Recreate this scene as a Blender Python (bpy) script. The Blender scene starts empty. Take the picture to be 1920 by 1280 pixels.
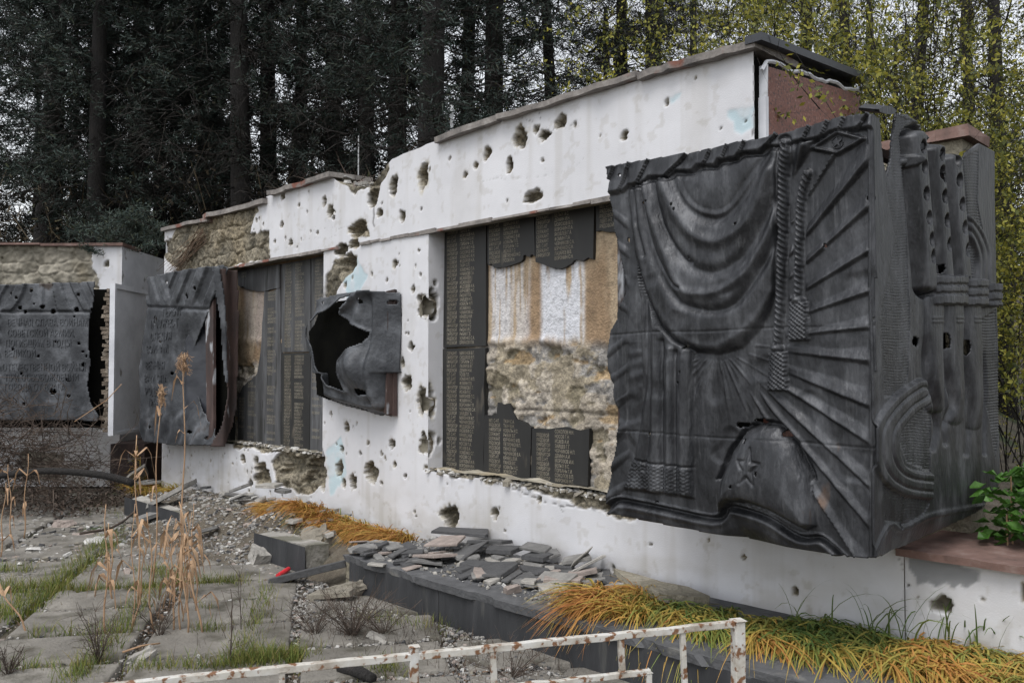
import bpy, math, random
import numpy as np
from mathutils import Vector
R_ = math.radians
SC = bpy.context.scene
COL = SC.collection
random.seed(7); RNG = np.random.default_rng(7)

# ---------------------------------------------------------------- camera, sky, sun, exposure
cam_d = bpy.data.cameras.new("camera"); cam = bpy.data.objects.new("camera", cam_d); COL.objects.link(cam)
YAW, PITCH, EYE, FPX = R_(45.73), R_(1.79), 1.6, 1600.0
cam_d.sensor_width = 36; cam_d.lens = 36 * FPX / 1920; cam_d.clip_start = .05; cam_d.clip_end = 2000
cam.location = (0, 0, EYE); cam.rotation_euler = (R_(90) + PITCH, 0, YAW); SC.camera = cam
SC.render.resolution_x, SC.render.resolution_y = 1024, 682
world = bpy.data.worlds.new("World"); SC.world = world; world.use_nodes = True
wn = world.node_tree; bg = wn.nodes["Background"]
SUN_EL, SUN_AZ = R_(62), R_(160)     # high veiled sun, behind and right of the camera
sky = wn.nodes.new("ShaderNodeTexSky"); sky.sky_type = 'NISHITA'; sky.sun_disc = False
sky.sun_elevation = SUN_EL; sky.sun_rotation = SUN_AZ; sky.dust_density = 2.0; sky.air_density = 1.2
hs = wn.nodes.new("ShaderNodeHueSaturation"); hs.inputs['Saturation'].default_value = .2; hs.inputs['Value'].default_value = 1.3
wn.links.new(sky.outputs[0], hs.inputs['Color']); wn.links.new(hs.outputs[0], bg.inputs[0])
bg.inputs[1].default_value = .15
sl = bpy.data.lights.new("sun", 'SUN'); sl.energy = 1.25; sl.angle = R_(28); sl.color = (1, .98, .95)
so = bpy.data.objects.new("sun", sl); COL.objects.link(so)
sd = Vector((math.sin(SUN_AZ) * math.cos(SUN_EL), math.cos(SUN_AZ) * math.cos(SUN_EL), math.sin(SUN_EL)))
so.rotation_euler = sd.to_track_quat('Z', 'Y').to_euler()
SC.view_settings.view_transform = 'Standard'; SC.view_settings.look = 'None'
SC.view_settings.exposure = 0.48; SC.view_settings.gamma = 1.0
SC.cycles.max_bounces = 5; SC.cycles.diffuse_bounces = 3; SC.cycles.glossy_bounces = 2; SC.cycles.transparent_max_bounces = 4
SC.cycles.use_denoising = True

# ---------------------------------------------------------------- survey maths: bearings <-> places on known planes
cy, sy_, cp, sp = math.cos(YAW), math.sin(YAW), math.cos(PITCH), math.sin(PITCH)
Rv = np.array([cy, sy_, 0.]); Fv = np.array([-sy_ * cp, cy * cp, sp]); Uv = np.cross(Rv, Fv)
F0 = np.array([-sy_, cy, 0.]); EYEP = np.array([0, 0, EYE])
def ray(px, py):
    px = np.asarray(px, float); py = np.asarray(py, float)
    return Fv + ((px - 960) / FPX)[..., None] * Rv + ((640 - py) / FPX)[..., None] * Uv
def on(px, py, n, d):
    r = ray(px, py); n = np.array(n, float); t = (d - EYEP @ n) / (r @ n); return EYEP + r * t[..., None]
def onY(px, py, Y): return on(px, py, (0, 1, 0), Y)
def onX(px, py, X): return on(px, py, (1, 0, 0), X)
def onZ(px, py, Z): return on(px, py, (0, 0, 1), Z)
def onW(px, py, w): return on(px, py, F0, w)
def proj(P):
    q = np.asarray(P) - EYEP; d = q @ Fv
    return 960 + FPX * (q @ Rv) / d, 640 - FPX * (q @ Uv) / d
def cf(r, w, z=0.): return np.array([r * Rv[0] + w * F0[0], r * Rv[1] + w * F0[1], z])

# ---------------------------------------------------------------- numpy helpers
def _h(ix, iy, iz, s):
    n = (ix * 374761393 + iy * 668265263 + iz * 2147483647 + s * 974634777) & 0xffffffff
    n = ((n ^ (n >> 13)) * 1274126177) & 0xffffffff
    n = ((n ^ (n >> 16)) * 2246822519) & 0xffffffff
    return ((n ^ (n >> 15)) & 0xffffff) / float(0xffffff)
def vnoise(x, y, z=0., s=0):
    x = np.asarray(x, float); y = np.asarray(y, float); z = np.asarray(z, float) + 0 * x
    xi, yi, zi = np.floor(x).astype(np.int64), np.floor(y).astype(np.int64), np.floor(z).astype(np.int64)
    fx, fy, fz = x - xi, y - yi, z - zi
    fx, fy, fz = (f * f * (3 - 2 * f) for f in (fx, fy, fz))
    def L(a, b, t): return a + (b - a) * t
    c = [[[_h(xi + i, yi + j, zi + k, s) for k in (0, 1)] for j in (0, 1)] for i in (0, 1)]
    return L(L(L(c[0][0][0], c[1][0][0], fx), L(c[0][1][0], c[1][1][0], fx), fy),
             L(L(c[0][0][1], c[1][0][1], fx), L(c[0][1][1], c[1][1][1], fx), fy), fz)
def fbm(x, y, z=0., o=4, s=0):
    a, v, t = 1., 0., 0.
    x = np.asarray(x, float); y = np.asarray(y, float); z = np.asarray(z, float)
    for i in range(o):
        v = v + a * vnoise(x, y, z, s + i * 17); t += a; a *= .5; x = x * 2.03; y = y * 2.03; z = z * 2.03
    return v / t                                           # 0..1
def cells(x, y, s=0):
    """distance to nearest feature, border width, id"""
    xi, yi = np.floor(x).astype(np.int64), np.floor(y).astype(np.int64); f1 = np.full(x.shape, 9.); f2 = f1.copy(); idn = f1.copy()
    for a in (-1, 0, 1):
        for b in (-1, 0, 1):
            cx_, cz = xi + a, yi + b; d = np.hypot(cx_ + .15 + .7 * _h(cx_, cz, 0 * cx_, s) - x, cz + .15 + .7 * _h(cx_, cz, 0 * cx_ + 3, s) - y); n = d < f1
            f2 = np.where(n, f1, np.minimum(f2, d)); f1 = np.where(n, d, f1); idn = np.where(n, _h(cx_, cz, 0 * cx_ + 7, s), idn)
    return f1, f2 - f1, idn
def sm(a, b, x):
    t = np.clip((x - a) / (b - a), 0, 1); return t * t * (3 - 2 * t)
def spl(pts, n=8):
    p = np.array(pts, float); p = np.vstack([2 * p[0] - p[1], p, 2 * p[-1] - p[-2]]); out = []
    for i in range(1, len(p) - 2):
        for k in range(n):
            t = k / n
            out.append(.5 * (2 * p[i] + (p[i + 1] - p[i - 1]) * t + (2 * p[i - 1] - 5 * p[i] + 4 * p[i + 1] - p[i + 2]) * t * t
                             + (3 * p[i] - p[i - 1] - 3 * p[i + 1] + p[i + 2]) * t ** 3))
    out.append(p[-2]); return np.array(out)
def dline(x, y, pts):
    """distance to polyline, arclength there, signed side"""
    bd = np.full(x.shape, 1e9); bs = np.zeros(x.shape); sg = np.zeros(x.shape); acc = 0
    pts = np.array(pts, float)
    for (ax, ay), (bx, by) in zip(pts[:-1], pts[1:]):
        dx, dy = bx - ax, by - ay; L2 = dx * dx + dy * dy + 1e-12
        t = np.clip(((x - ax) * dx + (y - ay) * dy) / L2, 0, 1)
        d = np.hypot(x - ax - t * dx, y - ay - t * dy); m = d < bd
        bd = np.where(m, d, bd); bs = np.where(m, acc + t * math.sqrt(L2), bs)
        sg = np.where(m, np.sign(dx * (y - ay) - dy * (x - ax)), sg); acc += math.sqrt(L2)
    return bd, bs, sg
def inside(x, y, poly):
    p = np.array(poly, float); r = np.zeros(x.shape, bool); j = len(p) - 1
    for i in range(len(p)):
        xi, yi = p[i]; xj, yj = p[j]
        if yi != yj:
            r ^= ((yi > y) != (yj > y)) & (x < (xj - xi) * (y - yi) / (yj - yi) + xi)
        j = i
    return r
def sdf(x, y, poly):                                       # + inside
    d = dline(x, y, list(poly) + [poly[0]])[0]; return np.where(inside(x, y, poly), d, -d)
def star(cx, cy_, r, ri=.4, sx=1., rot=0):
    return [(cx + sx * (r if k % 2 == 0 else r * ri) * math.sin(rot + k * math.pi / 5),
             cy_ - (r if k % 2 == 0 else r * ri) * math.cos(rot + k * math.pi / 5)) for k in range(10)]

# ---------------------------------------------------------------- object helpers
def link(o): COL.objects.link(o); return o
def tag(o, label=None, cat=None, group=None, kind=None):
    if label: o['label'] = label
    if cat: o['category'] = cat
    if group: o['group'] = group
    if kind or cat: o['kind'] = kind or 'thing'
    return o
def thing(name, label, cat, loc=(0, 0, 0), group=None):
    o = link(bpy.data.objects.new(name, None)); o.location = [float(v) for v in loc]; o.empty_display_size = .1
    return tag(o, label, cat, group)
def mesh(name, V, F, m, parent=None, smooth=False, attrs=None, off=None):
    """V: n x 3 world coordinates; F: list of tuples or int array; one mesh object"""
    V = np.asarray(V, np.float32).reshape(-1, 3)
    o_ = np.zeros(3)
    if parent is not None:
        p = parent
        while p is not None: o_ += np.array(p.location); p = p.parent
    elif off is not None: o_ = np.array(off, float)
    me = bpy.data.meshes.new(name)
    if isinstance(F, np.ndarray):
        k = F.shape[1]; n = len(F); me.vertices.add(len(V)); me.vertices.foreach_set('co', (V - o_).astype(np.float32).ravel())
        me.loops.add(n * k); me.loops.foreach_set('vertex_index', F.astype(np.int32).ravel())
        me.polygons.add(n); me.polygons.foreach_set('loop_start', np.arange(0, n * k, k, dtype=np.int32))
        me.update(calc_edges=True)
    else:
        me.from_pydata((V - o_).tolist(), [], F); me.update()
    if smooth: me.polygons.foreach_set('use_smooth', np.ones(len(me.polygons), bool))
    if attrs:
        for an, av in attrs.items():
            av = np.asarray(av, np.float32)
            if av.ndim == 2:
                a = me.color_attributes.new(an, 'FLOAT_COLOR', 'POINT')
                a.data.foreach_set('color', np.hstack([av[:, :3], np.ones((len(av), 1), np.float32)]).astype(np.float32).ravel())
            else:
                a = me.attributes.new(an, 'FLOAT', 'POINT'); a.data.foreach_set('value', av)
    if m is not None: me.materials.append(m)
    o = link(bpy.data.objects.new(name, me))
    if parent is not None: o.parent = parent
    elif off is not None: o.location = [float(v) for v in off]
    return o
def grid_faces(nu, nv, keep=None):
    i = np.arange(nu - 1)[:, None] * nv + np.arange(nv - 1)[None, :]
    f = np.stack([i, i + nv, i + nv + 1, i + 1], -1)
    return f[keep] if keep is not None else f.reshape(-1, 4)
class MB:
    """collects shapes into one mesh"""
    def __init__(s): s.v = []; s.f = []; s.c = []; s.n = 0
    def add(s, V, F, c=None):
        V = np.asarray(V, float).reshape(-1, 3); s.v.append(V); s.f += [tuple(int(i) + s.n for i in f) for f in F]
        s.c.append(np.full(len(V), 0. if c is None else c)); s.n += len(V); return s
    def box(s, lo, hi, ax=None, o=None, j=0., c=None):
        x0, y0, z0 = lo; x1, y1, z1 = hi
        V = np.array([(x, y, z) for z in (z0, z1) for x, y in ((x0, y0), (x1, y0), (x1, y1), (x0, y1))], float)
        if j: V += RNG.uniform(-j, j, V.shape)
        if ax is not None: V = V @ np.array(ax)
        if o is not None: V = V + np.array(o)
        return s.add(V, [(0, 3, 2, 1), (4, 5, 6, 7), (0, 1, 5, 4), (1, 2, 6, 5), (2, 3, 7, 6), (3, 0, 4, 7)], c)
    def tube(s, P, r, k=6, c=None, cap=True):
        P = np.array(P, float); r = np.broadcast_to(np.array(r, float), (len(P),)); V = []; up = np.array([.13, .21, .97])
        for i in range(len(P)):
            t = P[min(i + 1, len(P) - 1)] - P[max(i - 1, 0)]; t = t / (np.linalg.norm(t) + 1e-9)
            a = np.cross(t, up if abs(t[2]) < .9 else np.array([1., .1, 0])); a /= np.linalg.norm(a) + 1e-9; b = np.cross(t, a)
            for q in range(k):
                an = 2 * math.pi * q / k; V.append(P[i] + r[i] * (math.cos(an) * a + math.sin(an) * b))
        F = [(i * k + q, i * k + (q + 1) % k, (i + 1) * k + (q + 1) % k, (i + 1) * k + q) for i in range(len(P) - 1) for q in range(k)]
        if cap: F += [tuple(range(k))[::-1], tuple((len(P) - 1) * k + q for q in range(k))]
        return s.add(V, F, c)
    def prism(s, poly, n, d, c=None):
        """poly: 3-D outline, extruded by d along n"""
        P = np.array(poly, float); n = np.array(n, float); k = len(P); V = np.vstack([P, P + n * d])
        F = [tuple(range(k)), tuple(range(2 * k - 1, k - 1, -1))] + [(i, i + k, (i + 1) % k + k, (i + 1) % k) for i in range(k)]
        return s.add(V, F, c)
    def build(s, name, m, parent=None, smooth=False, off=None):
        return mesh(name, np.vstack(s.v), s.f, m, parent, smooth, {'shade': np.concatenate(s.c)}, off)

# ---------------------------------------------------------------- materials
def material(name, stops, scale=5., detail=6., rough=.85, bump=.3, bdist=.02, metallic=0., stretch=(1, 1, 1), col=None, shade=None,
             fine=None, rough_var=.1, subsurf=0, spots=None, coord='Object', bscale=None, trans=0., broken=0, spec=.5, streak=None):
    """procedural surface: colour ramp over noise; col = use the mesh's 'Col' paint (albedo), shade = list of colours picked by 'shade'"""
    m = bpy.data.materials.new(name); m.use_nodes = True; nt = m.node_tree; N = nt.nodes; L = nt.links
    b = N['Principled BSDF']; tc = N.new('ShaderNodeTexCoord'); mp = N.new('ShaderNodeMapping'); mp.inputs['Scale'].default_value = stretch
    L.new(tc.outputs[coord], mp.inputs['Vector'])
    b.inputs['Specular IOR Level'].default_value = spec
    nz = N.new('ShaderNodeTexNoise'); nz.inputs['Scale'].default_value = scale; nz.inputs['Detail'].default_value = detail
    nz.inputs['Roughness'].default_value = .65; L.new(mp.outputs[0], nz.inputs['Vector'])
    rp = N.new('ShaderNodeValToRGB'); L.new(nz.outputs['Fac'], rp.inputs[0]); e = rp.color_ramp.elements
    while len(e) < len(stops): e.new(.5)
    for q, (p, c) in zip(e, stops): q.position = p; q.color = (*c, 1)
    out = rp.outputs[0]
    def mix(kind, a, bb, fac=1.):
        x = N.new('ShaderNodeMix'); x.data_type = 'RGBA'; x.blend_type = kind
        for sck, v in ((x.inputs[0], fac), (x.inputs[6], a), (x.inputs[7], bb)):
            if hasattr(v, 'links'): L.new(v, sck)
            else: sck.default_value = v
        return x.outputs[2]
    if col:
        at = N.new('ShaderNodeAttribute'); at.attribute_name = 'Col'; out = mix('MULTIPLY', at.outputs['Color'], out)
    if broken:                                             # rough aggregate shows where the coat is gone
        ad = N.new('ShaderNodeAttribute'); ad.attribute_name = 'dmg'; n4 = N.new('ShaderNodeTexNoise'); n4.inputs['Scale'].default_value = 38; n4.inputs['Detail'].default_value = 9; n4.inputs['Roughness'].default_value = .75
        L.new(mp.outputs[0], n4.inputs['Vector']); r4_ = N.new('ShaderNodeValToRGB'); r4_.color_ramp.elements[0].position = .4; r4_.color_ramp.elements[0].color = (.3, .28, .24, 1); r4_.color_ramp.elements[1].position = .62; r4_.color_ramp.elements[1].color = (1.25, 1.2, 1.1, 1)
        L.new(n4.outputs['Fac'], r4_.inputs[0]); out = mix('MULTIPLY', out, r4_.outputs[0], ad.outputs['Fac'])
    if shade:
        at = N.new('ShaderNodeAttribute'); at.attribute_name = 'shade'; r2 = N.new('ShaderNodeValToRGB'); e2 = r2.color_ramp.elements
        while len(e2) < len(shade): e2.new(.5)
        for i, (q, c) in enumerate(zip(e2, shade)): q.position = i / max(1, len(shade) - 1); q.color = (*c, 1)
        L.new(at.outputs['Fac'], r2.inputs[0]); out = mix('MULTIPLY', r2.outputs[0], out)
    if streak:                                             # pale run marks and scuffs
        m2 = N.new('ShaderNodeMapping'); m2.inputs['Scale'].default_value = (14, 14, 1.1); L.new(tc.outputs[coord], m2.inputs['Vector']); n5 = N.new('ShaderNodeTexNoise'); n5.inputs['Scale'].default_value = 2.2; n5.inputs['Detail'].default_value = 8; n5.inputs['Roughness'].default_value = .7
        L.new(m2.outputs[0], n5.inputs['Vector']); m5 = N.new('ShaderNodeMapRange'); m5.inputs[1].default_value = .56; m5.inputs[2].default_value = .74; m5.inputs[4].default_value = streak[0]; L.new(n5.outputs['Fac'], m5.inputs[0]); out = mix('MIX', out, (*streak[1], 1), m5.outputs[0])
    if spots:
        sc_, thr, c, soft = spots; n2 = N.new('ShaderNodeTexNoise'); n2.inputs['Scale'].default_value = sc_; n2.inputs['Detail'].default_value = 5
        L.new(mp.outputs[0], n2.inputs['Vector']); mr = N.new('ShaderNodeMapRange'); mr.inputs[1].default_value = thr; mr.inputs[2].default_value = thr + soft
        L.new(n2.outputs['Fac'], mr.inputs[0]); out = mix('MIX', out, (*c, 1), mr.outputs[0])
    L.new(out, b.inputs['Base Color']); b.inputs['Metallic'].default_value = metallic
    rr = N.new('ShaderNodeMapRange'); L.new(nz.outputs['Fac'], rr.inputs[0]); rr.inputs[3].default_value = rough - rough_var; rr.inputs[4].default_value = min(1, rough + rough_var)
    L.new(rr.outputs[0], b.inputs['Roughness'])
    if bump:
        n3 = N.new('ShaderNodeTexNoise'); n3.inputs['Scale'].default_value = bscale or scale * 6; n3.inputs['Detail'].default_value = 8
        L.new(mp.outputs[0], n3.inputs['Vector'])
        bp = N.new('ShaderNodeBump'); bp.inputs['Strength'].default_value = bump; bp.inputs['Distance'].default_value = bdist
        L.new(n3.outputs['Fac'], bp.inputs['Height']); L.new(bp.outputs[0], b.inputs['Normal'])
    if trans:
        tr = N.new('ShaderNodeBsdfTranslucent'); L.new(out, tr.inputs[0]); mx = N.new('ShaderNodeMixShader'); mx.inputs[0].default_value = trans
        L.new(b.outputs[0], mx.inputs[1]); L.new(tr.outputs[0], mx.inputs[2]); L.new(mx.outputs[0], N['Material Output'].inputs[0])
    return m
g = lambda v, t=0.: (v * (1 + t), v, v * (1 - t))
MT = dict(
    wall=material('painted_plaster', [(.3, g(.9)), (.6, g(1.))], 3, 8, .8, .14, .012, col=1, bscale=120, broken=1),
    niche=material('niche_render', [(.3, g(.55)), (.5, g(1.)), (.7, g(1.15))], 22, 10, .92, .5, .02, col=1, bscale=60, broken=1),
    concrete=material('concrete', [(.3, (.17, .16, .145)), (.55, (.29, .275, .25)), (.8, (.4, .385, .36))], 6, 8, .92, .6, .02, spots=(3.1, .54, (.12, .115, .09), .12)),
    slab=material('paving_concrete', [(.3, (.10, .092, .08)), (.55, (.165, .153, .134)), (.8, (.27, .253, .225))], 2.6, 12, .93, .7, .016, bscale=55, spots=(4.5, .5, (.066, .06, .046), .16)),
    soil=material('soil', [(.3, (.035, .028, .02)), (.55, (.09, .075, .055)), (.8, (.17, .155, .13))], 4, 10, .97, .8, .03, bscale=40, spots=(1.4, .56, (.03, .045, .012), .12)),
    dark=material('dark_granite', [(.3, (.014, .015, .017)), (.6, (.03, .031, .034)), (.85, (.07, .07, .07))], 8, 9, .75, .35, .01, spots=(5, .64, (.09, .088, .08), .12), stretch=(1.5, 1, .25)),
    ledge=material('ledge_granite', [(.3, (.045, .046, .049)), (.6, (.085, .086, .09)), (.85, (.15, .15, .15))], 10, 10, .85, .6, .01, spots=(4, .6, (.17, .165, .15), .1)),
    tablet=material('tablet_stone', [(.3, (.007, .007, .007)), (.6, (.014, .014, .0135)), (.85, (.04, .037, .032))], 6, 8, .62, .15, .005, stretch=(1, 1, .3), spots=(7, .64, (.1, .085, .065), .1)),
    tabgrey=material('weathered_tablet', [(.3, (.018, .018, .018)), (.55, (.06, .061, .064)), (.8, (.15, .155, .165))], 4, 8, .7, .2, .006, stretch=(2.4, 1, .3), spots=(9, .6, (.02, .02, .018), .1)),
    letters=material('engraved_letters', [(.3, (.14, .12, .085)), (.7, (.34, .31, .25))], 9, 5, .85, 0),
    bronze=material('patinated_metal', [(.3, (.011, .0115, .013)), (.5, (.031, .0322, .036)), (.72, (.10, .103, .111))], 5.5, 12, .47, .6, .008, metallic=.5, rough_var=.2, bscale=34, stretch=(1.3, 1.3, .5), streak=(.5, (.14, .143, .15)), spots=(2.6, .7, (.1, .055, .03), .07)),
    sheet=material('grey_sheet_metal', [(.3, (.015, .0165, .02)), (.5, (.05, .0535, .06)), (.75, (.16, .168, .184))], 3.6, 12, .55, .4, .01, metallic=.35, bscale=40, spots=(3.5, .66, (.045, .035, .03), .08)),
    rust=material('rusted_sheet', [(.3, (.018, .014, .014)), (.55, (.05, .03, .026)), (.8, (.12, .08, .07))], 4, 9, .8, .4, .008, stretch=(1, 1, .35), spots=(6, .62, (.3, .31, .33), .05)),
    redgran=material('red_granite', [(.36, (.045, .03, .028)), (.46, (.135, .055, .042)), (.6, (.18, .075, .058)), (.7, (.25, .19, .17))], 55, 3, .55, .1, .003),
    redcap=material('weathered_red_stone', [(.3, (.07, .045, .038)), (.55, (.15, .09, .075)), (.8, (.25, .2, .18))], 7, 9, .85, .4, .008),
    coping=material('coping_stone', [(.3, (.09, .083, .08)), (.55, (.22, .2, .185)), (.8, (.36, .345, .33))], 8, 9, .88, .5, .01, spots=(3, .58, (.17, .07, .05), .06)),
    flash=material('dark_flashing', [(.3, (.018, .02, .026)), (.7, (.03, .033, .042))], 5, 4, .45, .1, .004),
    white=material('white_board', [(.3, (.42, .43, .46)), (.6, (.56, .57, .6))], 3, 7, .75, .2, .005, spots=(4, .66, (.2, .19, .18), .06)),
    rubble=material('rubble_stone', [(.3, g(.6)), (.7, g(1.15))], 14, 7, .93, .5, .01, shade=[(.06, .06, .062), (.17, .166, .16), (.3, .285, .26), (.2, .18, .145), (.46, .45, .43), (.27, .225, .2), (.25, .24, .225)], bscale=60),
    rail=material('rusty_white_paint', [(.3, (.22, .18, .14)), (.5, (.42, .40, .36)), (.7, (.5, .5, .49))], 14, 9, .65, .3, .002, spots=(48, .54, (.15, .07, .032), .07), bscale=120),
    brick=material('broken_brick', [(.3, (.06, .045, .035)), (.55, (.16, .13, .1)), (.8, (.3, .27, .23))], 9, 8, .95, .8, .03),
    bark=material('spruce_bark', [(.3, (.006, .0052, .005)), (.6, (.014, .012, .011)), (.85, (.032, .027, .023))], 14, 8, .95, .9, .03, stretch=(1, 1, .3)),
    twig=material('bare_twig', [(.3, (.006, .005, .0045)), (.7, (.02, .016, .013))], 3, 2, .95, 0),
    needles=material('spruce_needles', [(.3, g(.7)), (.7, g(1.2))], .9, 4, .8, 0, shade=[(.012, .010, .007), (.012, .021, .016), (.036, .058, .05), (.04, .045, .018)], trans=.1),
    leaves=material('yellow_leaves', [(.3, g(.7)), (.7, g(1.15))], 1.5, 3, .7, 0, shade=[(.025, .035, .01), (.085, .10, .018), (.22, .22, .03), (.36, .32, .045)], trans=.3),
    under=material('undergrowth', [(.3, g(.7)), (.7, g(1.2))], 1.2, 3, .9, 0, shade=[(.008, .007, .006), (.035, .028, .018), (.075, .055, .026), (.04, .048, .018)]),
    green=material('green_leaf', [(.3, (.03, .085, .012)), (.7, (.07, .17, .025))], 5, 3, .5, .1, .003, trans=.25),
    sedge=material('autumn_sedge', [(.3, g(.85)), (.7, g(1.1))], 3, 3, .7, 0, shade=[(.30, .11, .032), (.40, .19, .045), (.40, .29, .06), (.19, .22, .045), (.07, .13, .028)], trans=.25),
    grass=material('short_grass', [(.3, g(.8)), (.7, g(1.1))], 2, 3, .8, 0, shade=[(.05, .085, .015), (.1, .14, .02), (.17, .18, .03), (.2, .15, .06)], trans=.2),
    straw=material('dry_straw', [(.3, (.26, .15, .085)), (.6, (.42, .28, .17)), (.85, (.55, .42, .29))], 7, 4, .8, 0, trans=.15),
    litter=material('leaf_litter', [(.3, (.045, .028, .018)), (.6, (.12, .075, .045)), (.8, (.2, .14, .08))], 9, 3, .95, 0),
    brush=material('dry_brush', [(.3, (.03, .022, .017)), (.7, (.085, .06, .045))], 3, 3, .95, 0),
    void=material('hollow_shade', [(.3, (.004, .004, .004)), (.7, (.007, .007, .006))], 4, 3, 1., 0, spec=0),  # near-black without gloss: shade inside gaps and holes painted as colour
    pipe=material('grey_post_paint', [(.3, (.3, .31, .32)), (.7, (.45, .46, .47))], 12, 5, .6, .1, .002),
    red=material('red_plastic', [(.3, (.5, .02, .03)), (.7, (.65, .04, .05))], 9, 3, .4, 0),
    conc2=material('rough_render', [(.3, (.13, .115, .085)), (.55, (.25, .225, .17)), (.8, (.38, .35, .29))], 5, 10, .95, .9, .04, bscale=25),
)

# ================================================================ MEMORIAL WALL
YW, YN, LED = 4.35, 4.53, .26              # wall front, niche back, ledge top
XL, XR, XP = -10.75, -2.487, -1.69         # wall ends and end of the plinth under it
N1, N2 = (-5.436, -2.75), (-9.3, -7.02)    # the two niches
ZS, ZL, TH = .77, 2.72, 1.3
wall = thing('memorial_wall', 'long white plastered memorial wall pitted with shell holes, with two recessed niches', 'memorial wall', (-6.5, YW, .2))
STONE = np.array([(.10, .09, .066), (.24, .215, .165), (.36, .33, .27), (.30, .25, .17)])
def stone_col(x, z, s=0):
    a = fbm(x * 3.1, z * 3.1, s, 5, s); b = fbm(x * 14, z * 14, s, 4, s + 5); t = sm(.3, .7, .45 * a + .55 * b)[..., None]
    f1, bd, idn = cells(x * 4.2 + .5 * fbm(x * 3, z * 3, s), z * 6.5 + .5 * fbm(x * 3, z * 3, s + 4), s); t = np.clip(t * .75 + (idn[..., None] - .5) * .5, 0, 1); t = t * (1 - .5 * sm(.12, .0, bd)[..., None]) + .42 * sm(.12, .0, bd)[..., None]
    c = STONE[0] * (1 - t) + STONE[2] * t; w = sm(.45, .7, fbm(x * 1.7 + 9, z * 1.7, s, 3))[..., None] * .6
    return c * (1 - w) + STONE[3] * w
def top_z(x):
    P = [(300, 432), (384, 412), (400, 404), (488, 384), (500, 368), (618, 330), (640, 345), (668, 352), (690, 348), (705, 335), (735, 298), (812, 266), (930, 226), (1000, 206), (1418, 92)]
    q = onY([p[0] for p in P], [p[1] for p in P], YW); return np.interp(x, q[:, 0], q[:, 2])
CR = [(1050, 228, 22, 30), (975, 258, 26, 44), (1005, 243, 12, 18), (1022, 254, 22, 20), (1078, 234, 7, 12), (1170, 254, 14, 18), (1017, 300, 7, 8), (955, 307, 14, 30),
      (912, 288, 16, 24), (892, 310, 8, 14), (997, 368, 34, 26), (872, 328, 9, 12), (790, 392, 5, 6), (792, 330, 22, 50), (738, 348, 17, 42), (754, 405, 12, 24), (700, 372, 20, 40),
      (712, 400, 12, 18), (620, 396, 14, 24), (608, 378, 8, 22), (625, 408, 6, 10), (530, 368, 9, 14), (528, 422, 7, 14), (545, 454, 8, 12), (560, 385, 5, 8), (595, 436, 5, 7),
      (668, 430, 40, 34), (1250, 192, 10, 16), (1398, 228, 5, 5), (1352, 240, 4, 4), (1305, 146, 5, 6), (1125, 256, 4, 4), (652, 495, 30, 44), (740, 495, 8, 16), (775, 542, 8, 14),
      (770, 650, 12, 20), (793, 572, 24, 54), (762, 716, 20, 32), (792, 752, 22, 56), (794, 830, 18, 44), (735, 832, 14, 20), (650, 800, 10, 20), (640, 842, 8, 16), (700, 690, 5, 6),
      (490, 888, 36, 44), (548, 872, 52, 50), (590, 880, 44, 60), (635, 880, 16, 38), (662, 903, 13, 28), (645, 905, 8, 20), (696, 888, 26, 46), (605, 908, 10, 24), (572, 905, 18, 30),
      (842, 968, 36, 50), (928, 962, 15, 24), (760, 892, 7, 9), (1395, 1045, 8, 11), (1328, 1012, 4, 5), (1220, 1020, 4, 5), (715, 905, 6, 7), (715, 850, 6, 9), (690, 830, 6, 9),
      (455, 860, 10, 20), (470, 905, 9, 14), (1765, 640, 3, 3), (665, 455, 20, 22), (750, 590, 6, 8), (725, 525, 5, 8), (785, 470, 5, 7), (515, 452, 5, 7), (640, 470, 26, 26), (480, 865, 9, 22), (520, 905, 8, 16), (740, 870, 6, 12), (675, 850, 5, 8), (1145, 955, 26, 22), (1083, 935, 24, 16)]
def crater_list():
    out = []
    for px, py, w, h in CR:
        a, b = onY([px - w / 2, px + w / 2], [py, py], YW); c = onY(px, py, YW); d = onY(px, py - h / 2, YW)[2] - c[2]
        out.append((c[0], c[2], max(.006, abs(b[0] - a[0]) / 2), max(.006, d)))
    for _ in range(900):                                   # small splinter marks, thickest towards the far left
        x = RNG.uniform(XL, -1.8); z = RNG.uniform(.3, 3.35)
        if RNG.random() < sm(-9.5, -3.5, np.array(x)) * .93 + (.0 if z < 2.7 else .1): continue
        r = RNG.uniform(.005, .015) * (1.7 if RNG.random() < .15 else 1); out.append((x, z, r, r * RNG.uniform(1, 1.8)))
    return out
CRL = crater_list()
def carve(X, Z, lst, D, dmg, hol, rim):
    for k, (cx_, cz, rx, rz) in enumerate(lst):
        m = (np.abs(X - cx_) < rx * 2.2) & (np.abs(Z - cz) < rz * 2.2)
        if not m.any(): continue
        x = (X[m] - cx_) / rx; z = (Z[m] - cz) / rz; an = np.arctan2(z, x)
        wob = .9 + .55 * (vnoise(np.cos(an) * 1.6 + k * 3.7, np.sin(an) * 1.6 + k) - .5) + .38 * (vnoise(np.cos(an) * 3.5 + k, np.sin(an) * 4.5 - k) - .5)
        r = np.hypot(x, z) / wob; R0 = math.sqrt(rx * rz)
        D[m] = np.maximum(D[m], np.where(r < 1, (1 - r ** 2) ** .35 * min(.12, .014 + R0 * 1.1) * (.75 + .5 * vnoise(x * 3 + k, z * 3)), 0)); dmg[m] = np.maximum(dmg[m], sm(1.06, .97, r))
        rim[m] = np.maximum(rim[m], sm(1.2 + .35 * ((k * 13) % 5) / 4, .98, r) * (.3 + .7 * ((k * 7) % 4) / 3)); hol[m] = np.maximum(hol[m], sm(.92, .5, r) * (.45 + .55 * ((k * 37) % 10) / 9))
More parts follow.
